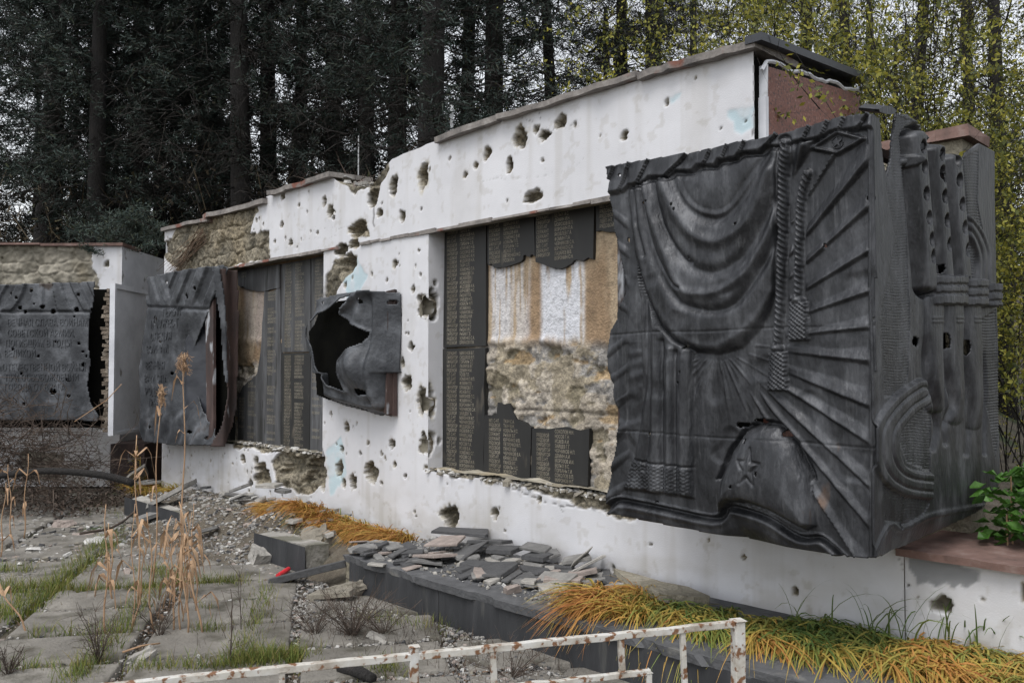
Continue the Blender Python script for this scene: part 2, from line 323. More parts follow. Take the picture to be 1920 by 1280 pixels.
def wall_paint(X, Z, expo, lst, seed, cracks=(), blue=()):
    """expo: polygons (x,z) of lost plaster -> depth, albedo"""
    D = np.zeros(X.shape); dmg = np.zeros(X.shape); hol = np.zeros(X.shape)
    jx = X + .10 * (fbm(X * 7, Z * 7, seed, 4, 3) - .5); jz = Z + .10 * (fbm(X * 7 + 50, Z * 7, seed, 4, 4) - .5)
    for P in expo: dmg = np.maximum(dmg, sm(-.006, .006, sdf(jx, jz, P)))
    rough = fbm(X * 6, Z * 6, seed, 6, 8) - .5
    _, bd_, id_ = cells(X * 4.2 + .5 * fbm(X * 3, Z * 3, seed), Z * 6.5 + .5 * fbm(X * 3, Z * 3, seed + 4), seed)
    D = np.where(dmg > 0, dmg * (.03 - .022 * sm(.02, .22, bd_) * (.4 + id_) + .07 * np.clip(rough, -.2, .4) + .03 * (fbm(X * 22, Z * 22, seed, 3) - .5)), 0)
    rim = np.zeros(X.shape); carve(X, Z, lst, D, dmg, hol, rim)
    D = D + dmg * .02 * (fbm(X * 30, Z * 30, seed, 3, 2) - .5) + (1 - dmg) * .004 * (fbm(X * 2, Z * 2, seed, 3) - .5)
    c = np.ones(X.shape + (3,)) * np.array([.56, .56, .582])
    c *= (.93 + .12 * fbm(X * 1.3, Z * 1.3, seed, 5)[..., None])
    st = sm(.5, .75, fbm(X * 11, Z * .6, seed, 5, 31)) * .22 + sm(.75, .25, Z) * .42 * sm(.35, .7, fbm(X * 3, Z * 6, 0, 5)) + .10 * sm(.6, .68, fbm(X * 2.6, Z * 2.6, seed, 5, 55)) + .22 * sm(.68, .72, fbm(X * 16, Z * 16, seed, 3, 57))
    c = c * (1 - st[..., None]) + np.array([.30, .27, .22]) * st[..., None]
    for P in blue:
        w = sm(-.015, .01, sdf(jx, jz, P)) * (.5 + .5 * sm(.35, .6, fbm(X * 11, Z * 11, 5, 3))); c = c * (1 - w[..., None]) + np.array([.42, .52, .56]) * w[..., None]
        D = D + .004 * w
    for P, w0, dk in cracks:
        d = dline(jx, jz, P)[0] + .003 * fbm(X * 50, Z * 50); w = sm(w0, w0 * .3, d) * dk; c = c * (1 - w[..., None]) + np.array([.06, .055, .05]) * w[..., None]; D = D + .008 * w
    rw = (rim * sm(.35, .55, fbm(X * 26, Z * 26, seed, 4, 71)))[..., None]; c = c * (1 - rw) + np.array([.40, .375, .32]) * rw; D = D + .005 * rw[..., 0]
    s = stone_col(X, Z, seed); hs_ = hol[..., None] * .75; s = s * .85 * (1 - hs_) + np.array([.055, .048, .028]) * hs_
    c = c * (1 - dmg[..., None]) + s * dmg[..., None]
    return D, c, dmg
P2 = lambda pts, Y=YW: [(float(q[0]), float(q[2])) for q in onY([p[0] for p in pts], [p[1] for p in pts], Y)]
def lins(bp, step): 
    return np.concatenate([np.linspace(a, b, max(2, int(round((b - a) / step)) + 1))[:-1] for a, b in zip(bp[:-1], bp[1:])] + [[bp[-1]]])
xs = lins([XL, N2[0], N2[1], N1[0], N1[1], XR, XP], .0115)
tz = lins([.1, ZS, ZL, 3.42], .0115)
X, T = np.meshgrid(xs, tz, indexing='ij'); Z = np.where(T > ZL, ZL + (T - ZL) * (top_z(X) - ZL + .012 * (fbm(X * 9, 0, 0, 4) - .5)) / (3.42 - ZL), T)
expo = [P2([(292, 470), (326, 440), (340, 425), (300, 380), (480, 350), (484, 398), (474, 415), (468, 440), (505, 434), (508, 482), (440, 500), (380, 515), (330, 545), (328, 500)]),
        P2([(640, 320), (735, 280), (728, 318), (712, 345), (706, 375), (696, 378), (690, 352), (662, 362)]), P2([(652, 424), (688, 408), (692, 440), (660, 450)]),
        P2([(628, 487), (668, 478), (662, 512), (640, 525), (624, 560), (606, 560), (612, 520)]), P2([(560, 840), (604, 850), (606, 905), (592, 925), (560, 925), (520, 905), (508, 868), (530, 845)]),
        P2([(436, 820), (606, 846), (606, 860), (436, 838)]), P2([(800, 870), (1200, 935), (1190, 975), (1140, 962), (1085, 947), (1060, 930), (940, 908), (830, 889)]),
        P2([(797, 872), (812, 876), (808, 884), (797, 882)])]
cracks = [(P2([(706, 340), (700, 380), (704, 420)]), .02, .7), (P2([(1012, 206), (1016, 222), (1010, 236)]), .006, .8), (P2([(975, 226), (1030, 236), (1078, 236)]), .005, .5), (P2([(955, 922), (1020, 938), (1100, 950), (1150, 948)]), .007, .8),
          (P2([(506, 470), (560, 455), (640, 440)]), .004, .3), (P2([(900, 335), (1000, 330), (1100, 300)]), .004, .25), (P2([(1416, 130), (1412, 180), (1417, 250)]), .008, .9), (P2([(560, 430), (600, 425), (650, 425)]), .004, .35),
          (P2([(1690, 1040), (1690, 1180)]), .006, .55), (P2([(1050, 945), (1060, 958)]), .01, .5)]
blue = [P2([(1365, 205), (1385, 198), (1412, 200), (1414, 235), (1400, 246), (1385, 240), (1380, 225), (1366, 218)]), P2([(1256, 183), (1278, 174), (1276, 186), (1262, 190)]), P2([(610, 850), (640, 820), (650, 890), (620, 930)]), P2([(640, 495), (668, 480), (690, 520), (650, 570)])]
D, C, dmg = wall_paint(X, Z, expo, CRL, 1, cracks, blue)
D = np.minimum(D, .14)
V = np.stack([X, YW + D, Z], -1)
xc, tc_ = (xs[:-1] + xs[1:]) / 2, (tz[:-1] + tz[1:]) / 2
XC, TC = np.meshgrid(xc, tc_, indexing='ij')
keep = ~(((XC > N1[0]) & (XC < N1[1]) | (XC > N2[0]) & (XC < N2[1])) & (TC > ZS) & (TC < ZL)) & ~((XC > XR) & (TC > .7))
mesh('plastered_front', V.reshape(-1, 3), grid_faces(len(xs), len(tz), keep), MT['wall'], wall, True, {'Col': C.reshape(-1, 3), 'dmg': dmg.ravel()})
# rubble-stone core: top, ends, back
tops = np.array([[(x, y, top_z(x) + (-.012 if j == 0 else .03 * (vnoise(x * 5, y * 5) - .5))) for j, y in enumerate(np.linspace(YW + .02, YW + TH, 9))] for x in np.linspace(XL, XR - .03, 200)])
nf = grid_faces(200, 9).tolist(); b = MB(); b.add(tops.reshape(-1, 3), nf)
b.box((XL + .02, YW + .25, -.1), (XR - .03, YW + TH, 2.9)); b.box((XR - .03, YW + .2, -.1), (XR - .005, YW + TH, 3.33)); b.box((XL + .01, YW + .15, 0), (XL + .03, YW + TH, 3.2))
b.box((XL + .03, YW + TH - .02, 2.9), (XR - .03, YW + TH, 3.2)); b.build('stone_core', MT['conc2'], wall)
# end face on the far left, plastered
b = MB(); b.box((XL - .001, YW + .02, 0), (XL + .009, YW + TH, 3.3)); b.build('plastered_end', MT['white'], wall)
# niche linings
gs_ = lambda d, w: np.exp(-(d / w) ** 2)
for (a, c_), nm in ((N1, 0), (N2, 1)):
    nx, nz = int((c_ - a) / .013), int((ZL - ZS) / .013)
    x_ = np.linspace(a, c_, nx); z_ = np.linspace(ZS, ZL, nz); Xn, Zn = np.meshgrid(x_, z_, indexing='ij')
    P_ = np.stack([Xn, Xn * 0 + YN, Zn], -1); px, py = proj(P_)
    low = sm(632, 660, py + 14 * (fbm(Xn * 4, Zn * 4) - .5)) if nm == 0 else sm(668, 690, py)
    och = np.array([.25, .172, .105]) * (.5 + 1.0 * fbm(Xn * 5, Zn * 3.5, 1, 6)[..., None]); tan = np.array([.36, .28, .19]) * (.6 + .8 * fbm(Xn * 6, Zn * 1.6, 3, 6)[..., None])
    w = sm(.4, .62, fbm(Xn * 5, Zn * 1.5, 7, 4))[..., None]; up = och * (1 - w) + tan * w
    drip = 0 * Xn
    for x0, x1, s_ in ((922, 958, .75), (958, 992, .5), (1016, 1052, 1.), (1046, 1094, 1.), (460, 495, .3)):
        m = sm(x0 - 6, x0 + 4, px) * sm(x1 + 6, x1 - 4, px); st = fbm(px * .24, py * .008, x0, 6); drip = np.maximum(drip, m * s_ * sm(.30, .46, st) * sm(652, 625, py + 26 * fbm(px * .12, 0 * px, 3, 3) - 13))
    up = up * (1 - drip[..., None]) + np.array([.55, .56, .60]) * drip[..., None]
    lo = np.array([.30, .265, .205]) * (.6 + .8 * fbm(Xn * 13, Zn * 13, 4, 5)[..., None]); stp = 0 * Xn
    for sx, sz, th_, cc, hh_ in ((3., 4.5, .52, (.25, .25, .26), .012), (2.2, 5., .56, (.40, .36, .31), -.014), (5, 7, .6, (.17, .15, .105), .02), (8, 5, .62, (.46, .42, .37), -.008), (3.5, 9, .61, (.30, .21, .11), .01)):
        t = sm(th_ - .008, th_ + .012, fbm(Xn * sx, Zn * sz, sx * 3, 6)); lo = lo * (1 - .8 * t[..., None]) + np.array(cc) * (.7 + .6 * fbm(Xn * 20, Zn * 20, 2, 3)[..., None]) * .8 * t[..., None]; stp = stp + hh_ * t
    jt = gs_(Zn - 1.28 - .02 * fbm(Xn * 4, 0 * Xn), .012) + gs_(Zn - 1.62, .008) * (fbm(Xn * 3, Zn) > .5); lo = lo * (1 - .5 * np.clip(jt, 0, 1)[..., None]); stp = stp + .015 * jt
    col = up * (1 - low[..., None]) + lo * low[..., None]
    dd = .012 * (fbm(Xn * 9, Zn * 9, 2, 4) - .5) * (1 - low) + low * (-.05 * (fbm(Xn * 3.2, Zn * 5, 1, 5) - .42) - .03 * (fbm(Xn * 15, Zn * 15, 1, 3) - .5)) - .035 * np.exp(-((py - 640) / 7.) ** 2) * fbm(Xn * 8, Zn * 8) * (px < 1050)
    dd = np.maximum(dd + stp * low, -.02)
    mesh('niche_back', np.stack([Xn, YN + dd, Zn], -1).reshape(-1, 3), grid_faces(nx, nz), MT['niche'], wall, True, {'Col': col.reshape(-1, 3), 'dmg': (.12 + .5 * low).ravel()})
    # left jamb (seen), right jamb, soffit, sill
    def strip(nm_, axis, at, u0, u1, y0, y1, seed, flip):
        u = np.linspace(u0, u1, max(4, int((u1 - u0) / .015))); y = np.linspace(y0, y1, 14); U, Yq = np.meshgrid(u, y, indexing='ij')
        if axis == 'x':
            lst = [(yy, zz, ry, rz) for yy, zz, ry, rz in ((YW + .02, onY(806, 572, YW)[2], .075, .15), (YW + .02, onY(806, 755, YW)[2], .06, .13), (YW + .01, onY(806, 832, YW)[2], .06, .12), (4.47, 1.0, .02, .03), (4.42, 2.3, .02, .03))] if nm == 0 and at < -4 else [(4.4, 1.4, .04, .08)]
            d, c2, _m = wall_paint(Yq, U, [], lst, seed); VV = np.stack([at - d, Yq, U], -1)
        else:
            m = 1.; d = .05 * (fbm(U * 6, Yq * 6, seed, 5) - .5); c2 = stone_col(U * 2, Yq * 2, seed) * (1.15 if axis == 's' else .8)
            VV = np.stack([U, Yq, at + (d * (axis == 's') + np.where(axis == 's', .02, 0))], -1)
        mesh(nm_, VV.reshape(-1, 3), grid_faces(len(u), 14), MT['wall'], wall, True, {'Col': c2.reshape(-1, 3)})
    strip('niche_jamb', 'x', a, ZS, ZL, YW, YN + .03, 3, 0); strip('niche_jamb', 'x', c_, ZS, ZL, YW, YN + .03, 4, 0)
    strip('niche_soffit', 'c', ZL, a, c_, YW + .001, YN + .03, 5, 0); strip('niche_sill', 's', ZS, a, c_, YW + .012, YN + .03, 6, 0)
# steel edge under the lintel, bent and chipped
for a, c_ in ((XL + .1, -6.75), (-6.4, XR + .05)):
    x = a; b = MB()
    while x < c_:
        l = min(RNG.uniform(.12, .5), c_ - x)
        b.box((x, YW - .016, ZL - .018 + RNG.uniform(-.006, .006)), (x + l - .004, YW + .012, ZL + RNG.uniform(-.001, .012)), j=.004, c=0); x += l
    b.build('lintel_edge', MT['coping'], wall)
# copings (each slab)
def coping(px0, py0, px1, py1, th=.05, tilt=0., m='coping', dep=.5, over=.06, n=10, redtop=True):
    a, c2 = onY([px0, px1], [py0, py1], YW - over); xs_ = np.linspace(a[0], c2[0], n); zs_ = np.linspace(a[2], c2[2], n)
    V = []
    for i in range(n):
        e = RNG.uniform(-.018, .018); h = RNG.uniform(-.006, .006)
        y0, y1 = YW - over + e, YW - over + dep + e * 2
        V += [(xs_[i], y0, zs_[i] - th + h), (xs_[i], y0 - .004, zs_[i] + h), (xs_[i], y1, zs_[i] + h + tilt), (xs_[i], y1, zs_[i] - th + h + tilt)]
    F = [(i * 4 + k, i * 4 + (k + 1) % 4, i * 4 + 4 + (k + 1) % 4, i * 4 + 4 + k) for i in range(n - 1) for k in range(4)] + [(0, 3, 2, 1), tuple(4 * (n - 1) + k for k in range(4))]
    o = mesh('coping_slab', V, F, MT[m], wall)
    if redtop:
        mesh('stone_face', [(x, YW - over + .03, z + .004 + RNG.uniform(0, .012)) for x, z in zip(xs_, zs_)] + [(x, YW - over + dep - .04, z + .006 + tilt) for x, z in zip(xs_, zs_)],
             [(i, i + 1, n + i + 1, n + i) for i in range(n - 1)], MT['redcap'], o)
coping(300, 427, 385, 408, .04, -.02); coping(378, 402, 492, 372, .05, .03); coping(502, 358, 618, 322, .045, .02); coping(812, 258, 930, 216, .045, .02, n=7)
coping(932, 216, 1190, 134, .038, n=9); coping(1192, 136, 1414, 73, .042, n=14)
# metal flashing and red granite panel on the right-hand end
def slant(x0, x1, y0, y1, za0, za1, zb0, zb1):
    return MB().add([(x0, y0, za0), (x1, y0, za0), (x1, y1, zb0), (x0, y1, zb0), (x0, y0, za1), (x1, y0, za1), (x1, y1, zb1), (x0, y1, zb1)], [(0, 3, 2, 1), (4, 5, 6, 7), (0, 1, 5, 4), (1, 2, 6, 5), (2, 3, 7, 6), (3, 0, 4, 7)])
slant(XR - .015, XR + .09, YW - .07, YW + TH + .04, 3.43, 3.475, 3.53, 3.575).build('end_flashing', MT['flash'], wall)
slant(XR + .001, XR + .04, YW + .07, YW + TH + .02, .7, 3.33, .7, 3.445).build('granite_end_panel', MT['redgran'], wall)
slant(XR - .03, XR - .004, YW + .2, YW + TH, 3.2, 3.428, 3.2, 3.528).build('end_recess_fill', MT['bark'], wall)  # added dark fill, painting the recess under the cap dark
b = MB(); b.box((XR - .004, YW + .042, 2.2), (XR + .05, YW + .068, 3.15), j=.004); b.box((XR - .004, YW + .055, 3.15), (XR + .05, YW + .068, 3.33), j=.004); b.build('plaster_edge_strip', MT['white'], wall)
pts = [(XR + .04, y, 3.35 + (y - YW) * .085 + .01 * math.sin(y * 17) + RNG.uniform(-.006, .006) - (.05 if y < YW + .06 else 0)) for y in np.linspace(YW + .02, YW + TH + .03, 26)]
b = MB().tube(pts, .012, 5); b.build('mortar_bead', MT['white'], wall)
# painted edge of the slab opening & near-black strip painting in the crack's shade
b = MB(); b.box((XR - .006, YW + .012, .7), (XR + .002, YW + .09, 3.38)); b.build('end_crack_shade', MT['void'], wall)

# ---------------------------------------------------------------- low wall to the right and its red cap
low = thing('low_wall', 'low white wall with a red stone cap and peeled paint at the right edge', 'low wall', (0, YW, .2))
xs2 = np.arange(XP, 3.2, .012); zs2 = np.linspace(.1, .69, 52); X, Z = np.meshgrid(xs2, zs2, indexing='ij')
cl = []
for px, py, w, h in ((1762, 1130, 40, 30), (1842, 1124, 6, 9), (1640, 1165, 5, 7), (1915, 1110, 6, 40), (1718, 1118, 3, 4), (1700, 1098, 3, 4)):
    a_, b_ = onY([px - w / 2, px + w / 2], [py, py], YW); cl.append(((a_[0] + b_[0]) / 2, a_[2], (b_[0] - a_[0]) / 2, onY(px, py - h / 2, YW)[2] - a_[2]))
D, C, dm = wall_paint(X, Z, [], cl, 4, [(P2([(1732, 1120), (1734, 1180)]), .006, .25)])
pe = P2([(1700, 1040), (1780, 1046), (1800, 1062), (1842, 1072), (1838, 1092), (1810, 1096), (1800, 1090), (1785, 1104), (1770, 1094), (1752, 1102), (1738, 1096), (1720, 1100), (1714, 1082), (1700, 1064)])
w = sm(-.006, .006, sdf(X + .05 * (fbm(X * 14, Z * 14) - .5), Z + .05 * (fbm(X * 14, Z * 14 + 9) - .5), pe))[..., None]; C = C * (1 - w) + np.array([.23, .235, .245]) * (.8 + .4 * fbm(X * 9, Z * 9)[..., None]) * w
mesh('plastered_face', np.stack([X, YW + .012 + np.minimum(D, .1), Z], -1).reshape(-1, 3), grid_faces(len(xs2), 52), MT['wall'], low, True, {'Col': C.reshape(-1, 3)})
n = 60; x_ = np.linspace(XP - .02, 3.2, n); V = []
for i, x in enumerate(x_):
    e = RNG.uniform(-.008, .008); V += [(x, YW - .045 + e, .68), (x, YW - .045 + e, .715 + RNG.uniform(-.004, .004)), (x, YW + .75, .725), (x, YW + .75, .68)]
mesh('stone_cap', V, [(i * 4 + k, i * 4 + (k + 1) % 4, i * 4 + 4 + (k + 1) % 4, i * 4 + 4 + k) for i in range(n - 1) for k in range(4)] + [(0, 3, 2, 1)], MT['redcap'], low)
b = MB(); b.box((XP, YW + .15, -.1), (3.2, YW + .74, .679)); b.build('wall_core', MT['conc2'], low)

# ---------------------------------------------------------------- name tablets
NAMES = "ЧЕРНИКОВ|ЧЕРНЫХ|ЧУМАКОВ|ШЕВЦОВ|ШАПОВАЛ|ЩЕРБИНА|ЛАЗАРЕВ|ЛЕВЧЕНКО|КРАВЕЦ|КОВАЛЬ|ФЕДОРОВ|ФОМИН|ПАНОВ|ПЕТРЕНКО|СИДОРОВ|СОКОЛОВ|МОРОЗОВ|МИРОНОВ|НОСОВ|ОРЛОВ|РЫБАК|ТКАЧ|УСОВ|ХОМЕНКО|ЯКОВЛЕВ|ЮРЧЕНКО|БЕЛЫХ|ВОРОНИН|ГОРБАНЬ|ДЕМИН|ЕРМАКОВ|ЖУКОВ|ЗАЙЦЕВ|ИСАЕВ".split('|')
RANKS = ["РЯДОВОЙ", "СЕРЖАНТ", "РЯДОВОЙ", "МЛ. С-НТ", "ЕФРЕЙТОР", "РЯДОВОЙ", "ЛЕЙТ-НТ"]
def text2d(body, size, spacing=1., align='LEFT', ext=0., res=1):
    cu = bpy.data.curves.new('t', 'FONT'); cu.body = body; cu.size = size; cu.space_line = spacing; cu.align_x = align; cu.resolution_u = res; cu.extrude = ext
    ob = bpy.data.objects.new('t', cu); COL.objects.link(ob); dg = bpy.context.evaluated_depsgraph_get(); me = ob.evaluated_get(dg).to_mesh()
    V = np.zeros(len(me.vertices) * 3, np.float32); me.vertices.foreach_get('co', V); F = [tuple(p.vertices) for p in me.polygons]
    V = V.reshape(-1, 3).copy(); ob.evaluated_get(dg).to_mesh_clear(); bpy.data.objects.remove(ob); bpy.data.curves.remove(cu); return V, F
_cache = {}
def word(s_):
    if s_ not in _cache: _cache[s_] = text2d(s_, .036, res=1)
    return _cache[s_]
def tablet(px_poly, cols, mat_='tablet', row=.0345, th=.028, skip=0, fade=1., size=1.):
    q = onY([p[0] for p in px_poly], [p[1] for p in px_poly], YN - th); out = []
    for i in range(len(q)):                                # chip the outline
        a, c_ = q[i], q[(i + 1) % len(q)]; out.append(a); L_ = np.linalg.norm(c_ - a)
        if abs(a[0] - c_[0]) > .02 and abs(a[2] - c_[2]) > .004:
            for t in (.3, .6, .85): out.append(a + (c_ - a) * t + np.array([RNG.uniform(-.01, .01), 0, RNG.uniform(-.014, .014)]))
    b = MB().prism([(p[0], YN - th, p[2]) for p in out], (0, 1, 0), th + .02); o = b.build('name_tablet', MT[mat_], wall)
    poly = [(p[0], p[2]) for p in out]; zt = max(p[1] for p in poly) - .03; zb = min(p[1] for p in poly); T_ = [MB() for _ in cols]
    z = zt - .02
    while z > zb:
        for (kind, x0, x1), t in zip(cols, T_):
            s_ = RANKS[RNG.integers(len(RANKS))] if kind == 'r' else NAMES[RNG.integers(len(NAMES))] + ' ' + 'АВГИНПС'[RNG.integers(7)] + '.' + 'АВГИНПС'[RNG.integers(7)] + '.'
            if RNG.random() > fade: continue
            V, F = word(s_); V = V * np.array([.70 * size, size, 1]); xa = x0; xb = x0 + V[:, 0].max(); cx2 = np.array([xa, xb, xa, xb]); cz2 = np.array([z, z, z + .025, z + .025])
            if inside(cx2, cz2, poly).all(): t.add(np.stack([V[:, 0] + x0, V[:, 0] * 0 + YN - th - .0012, V[:, 1] + z], -1), F)
        z -= row
    for t in T_:
        if t.n: t.build('name_column', MT['letters'], o)
xw = lambda px, py=600: float(onY(px, py, YN - .028)[0])
C1 = [('r', xw(838), 0), ('n', xw(862), 0)]; C2 = [('r', xw(917), 0), ('n', xw(944), 0)]; C3 = [('r', xw(1006), 0), ('n', xw(1040), 0)]
tablet([(834, 431), (911, 418), (911, 648), (831, 651)], C1); tablet([(830, 654), (910, 652), (906, 889), (826, 879)], C1)
tablet([(914, 418), (1001, 402), (1003, 480), (985, 478), (975, 491), (930, 503), (914, 494)], C2); tablet([(1004, 401), (1114, 382), (1112, 486), (1082, 487), (1062, 500), (1040, 504), (1004, 491)], C3)
tablet([(1117, 382), (1175, 370), (1175, 430), (1118, 434)], [('r', xw(1125), 0)])
tablet([(909, 778), (931, 778), (933, 754), (955, 756), (968, 786), (996, 801), (993, 900), (906, 889)], C2); tablet([(998, 803), (1105, 803), (1102, 911), (995, 901)], C3)
tablet([(446, 508), (524, 495), (524, 540), (495, 546), (458, 540), (446, 535)], [('r', xw(452), 0)], 'tabgrey', fade=.3)
tablet([(496, 546), (525, 541), (526, 700), (526, 838), (446, 824), (446, 740), (458, 722), (482, 700), (488, 662), (492, 600)], [('r', xw(450), 0), ('n', xw(466), 0), ('n', xw(502), 0)], 'tabgrey', fade=.6)
tablet([(528, 495), (582, 485), (582, 659), (528, 660)], [('r', xw(534), 0), ('n', xw(553), 0)], 'tabgrey', fade=.95); tablet([(528, 662), (582, 661), (580, 848), (527, 839)], [('r', xw(534), 0), ('n', xw(553), 0)], fade=.95)
tablet([(584, 484), (640, 474), (640, 660), (584, 660)], [('n', xw(590), 0)], 'tabgrey', fade=.9); tablet([(583, 662), (612, 661), (610, 852), (581, 848)], [('n', xw(586), 0)], 'tabgrey', fade=.4)
# loose mortar on the sills
b = MB()
for (pa, pb, n_) in (((800, 884), (1165, 940), 420), ((440, 830), (606, 856), 200)):
    for _ in range(n_):
        t = RNG.random(); p = onY(pa[0] + (pb[0] - pa[0]) * t, pa[1] + (pb[1] - pa[1]) * t, YW); s = RNG.uniform(.006, .022) * (1 + .8 * (RNG.random() < .1))
        a = RNG.uniform(0, 6.3); c_, s2 = math.cos(a), math.sin(a)
        b.box((-s, -s * .7, -s * .35), (s, s * .7, s * .35), ax=[(c_, s2, RNG.uniform(-.4, .4)), (-s2, c_, 0), (0, .3, 1)], o=(p[0], p[1] + RNG.uniform(-.005, .11), p[2] + RNG.uniform(.0, .02)), j=s * .3, c=RNG.choice([.3, .5, .5, .66]))
tag(b.build('mortar_crumbs', MT['rubble'], None, off=(-4, YW, ZS)), 'loose grey mortar crumbs lying along the two niche sills', 'mortar crumbs', kind='stuff')

# ================================================================ METAL RELIEFS
def relief(name, plane, at, box, res, Hf, outline, holes, m, parent, sign, lean=None, smooth=True, thick=0.012, amp=1.):
    """height field on a vertical plane; outline / holes / features measured on the plane in survey units"""
    (u0, u1), (z0, z1) = box; nu, nz = int((u1 - u0) / res), int((z1 - z0) / res)
    U, Z = np.meshgrid(np.linspace(u0, u1, nu), np.linspace(z0, z1, nz), indexing='ij')
    P = np.stack([U, U * 0 + at, Z], -1) if plane == 'y' else (np.stack([U * 0 + at, U, Z], -1) if plane == 'x' else np.stack([U * Rv[0] + at * F0[0], U * Rv[1] + at * F0[1], Z], -1))
    px, py = proj(P); H = Hf(px, py, U, Z); n = {'y': np.array([0, -1., 0]), 'x': np.array([1., 0, 0]), 'w': -F0}[plane]
    k = sdf(px, py, outline) > 0
    for h in holes: k &= ~inside(px, py, h)
    P = P + n * (H * amp)[..., None]
    kf = k[:-1, :-1] & k[1:, :-1] & k[:-1, 1:] & k[1:, 1:]
    F = grid_faces(nu, nz, kf)
    V = P.reshape(-1, 3); used = np.zeros(len(V), bool); used[F.ravel()] = True; mp = np.cumsum(used) - 1
    o = mesh(name, V[used], mp[F], m, parent, smooth)
    if thick:
        s = o.modifiers.new('thickness', 'SOLIDIFY'); s.thickness = thick; s.offset = -1
    return o
gs = lambda d, w: np.exp(-(d / w) ** 2)
def blob(cx_, cy_, rx, ry, n=9, s=0):
    rg = np.random.default_rng(s + int(cx_)); return [(cx_ + rx * math.cos(k * 6.283 / n) * rg.uniform(.7, 1.2), cy_ + ry * math.sin(k * 6.283 / n) * rg.uniform(.7, 1.2)) for k in range(n)]
SWAG = [(1175, 337), (1190, 470), (1212, 550), (1240, 612), (1268, 642), (1305, 660), (1350, 665), (1395, 652), (1432, 612), (1460, 550), (1475, 430), (1490, 330), (1540, 255), (1497, 258), (1428, 270), (1345, 298), (1260, 315), (1215, 325)]
HANG = [(1172, 337), (1225, 330), (1238, 560), (1305, 650), (1305, 936), (1166, 918), (1188, 850), (1205, 720), (1203, 560), (1188, 450)]
VAL = [(1120, 280), (1700, 170), (1645, 240), (1560, 250), (1540, 262), (1497, 268), (1472, 277), (1446, 276), (1428, 286), (1396, 288), (1384, 298), (1352, 302), (1345, 312), (1310, 312), (1300, 322), (1268, 322), (1256, 334), (1221, 334), (1205, 347), (1182, 348), (1170, 360), (1120, 368)]
CAP = [(1346, 962), (1352, 900), (1374, 845), (1402, 808), (1432, 795), (1462, 800), (1492, 832), (1520, 890), (1532, 950), (1534, 985), (1515, 994), (1480, 976), (1440, 955), (1400, 942), (1372, 943)]
GRO = [((1517, 377), (1561, 294), 5), ((1510, 432), (1629, 300), 6), ((1507, 478), (1630, 386), 6), ((1512, 532), (1630, 470), 6), ((1522, 576), (1631, 546), 7), ((1522, 616), (1631, 612), 7), ((1484, 655), (1631, 676), 8), ((1484, 697), (1631, 760), 7),
       ((1430, 690), (1631, 829), 7), ((1420, 710), (1627, 909), 7), ((1405, 712), (1624, 978), 7), ((1530, 950), (1602, 1042), 7), ((1385, 680), (1478, 822), 4), ((1378, 690), (1440, 800), 3), ((1370, 690), (1414, 790), 3), ((1362, 690), (1392, 792), 3),
       ((1352, 690), (1365, 820), 4), ((1345, 690), (1346, 930), 4), ((1335, 690), (1325, 930), 5), ((1325, 680), (1312, 760), 4), ((1400, 655), (1445, 672), 3), ((1410, 640), (1455, 648), 3), ((1420, 625), (1460, 620), 3), ((1430, 605), (1462, 592), 3)]
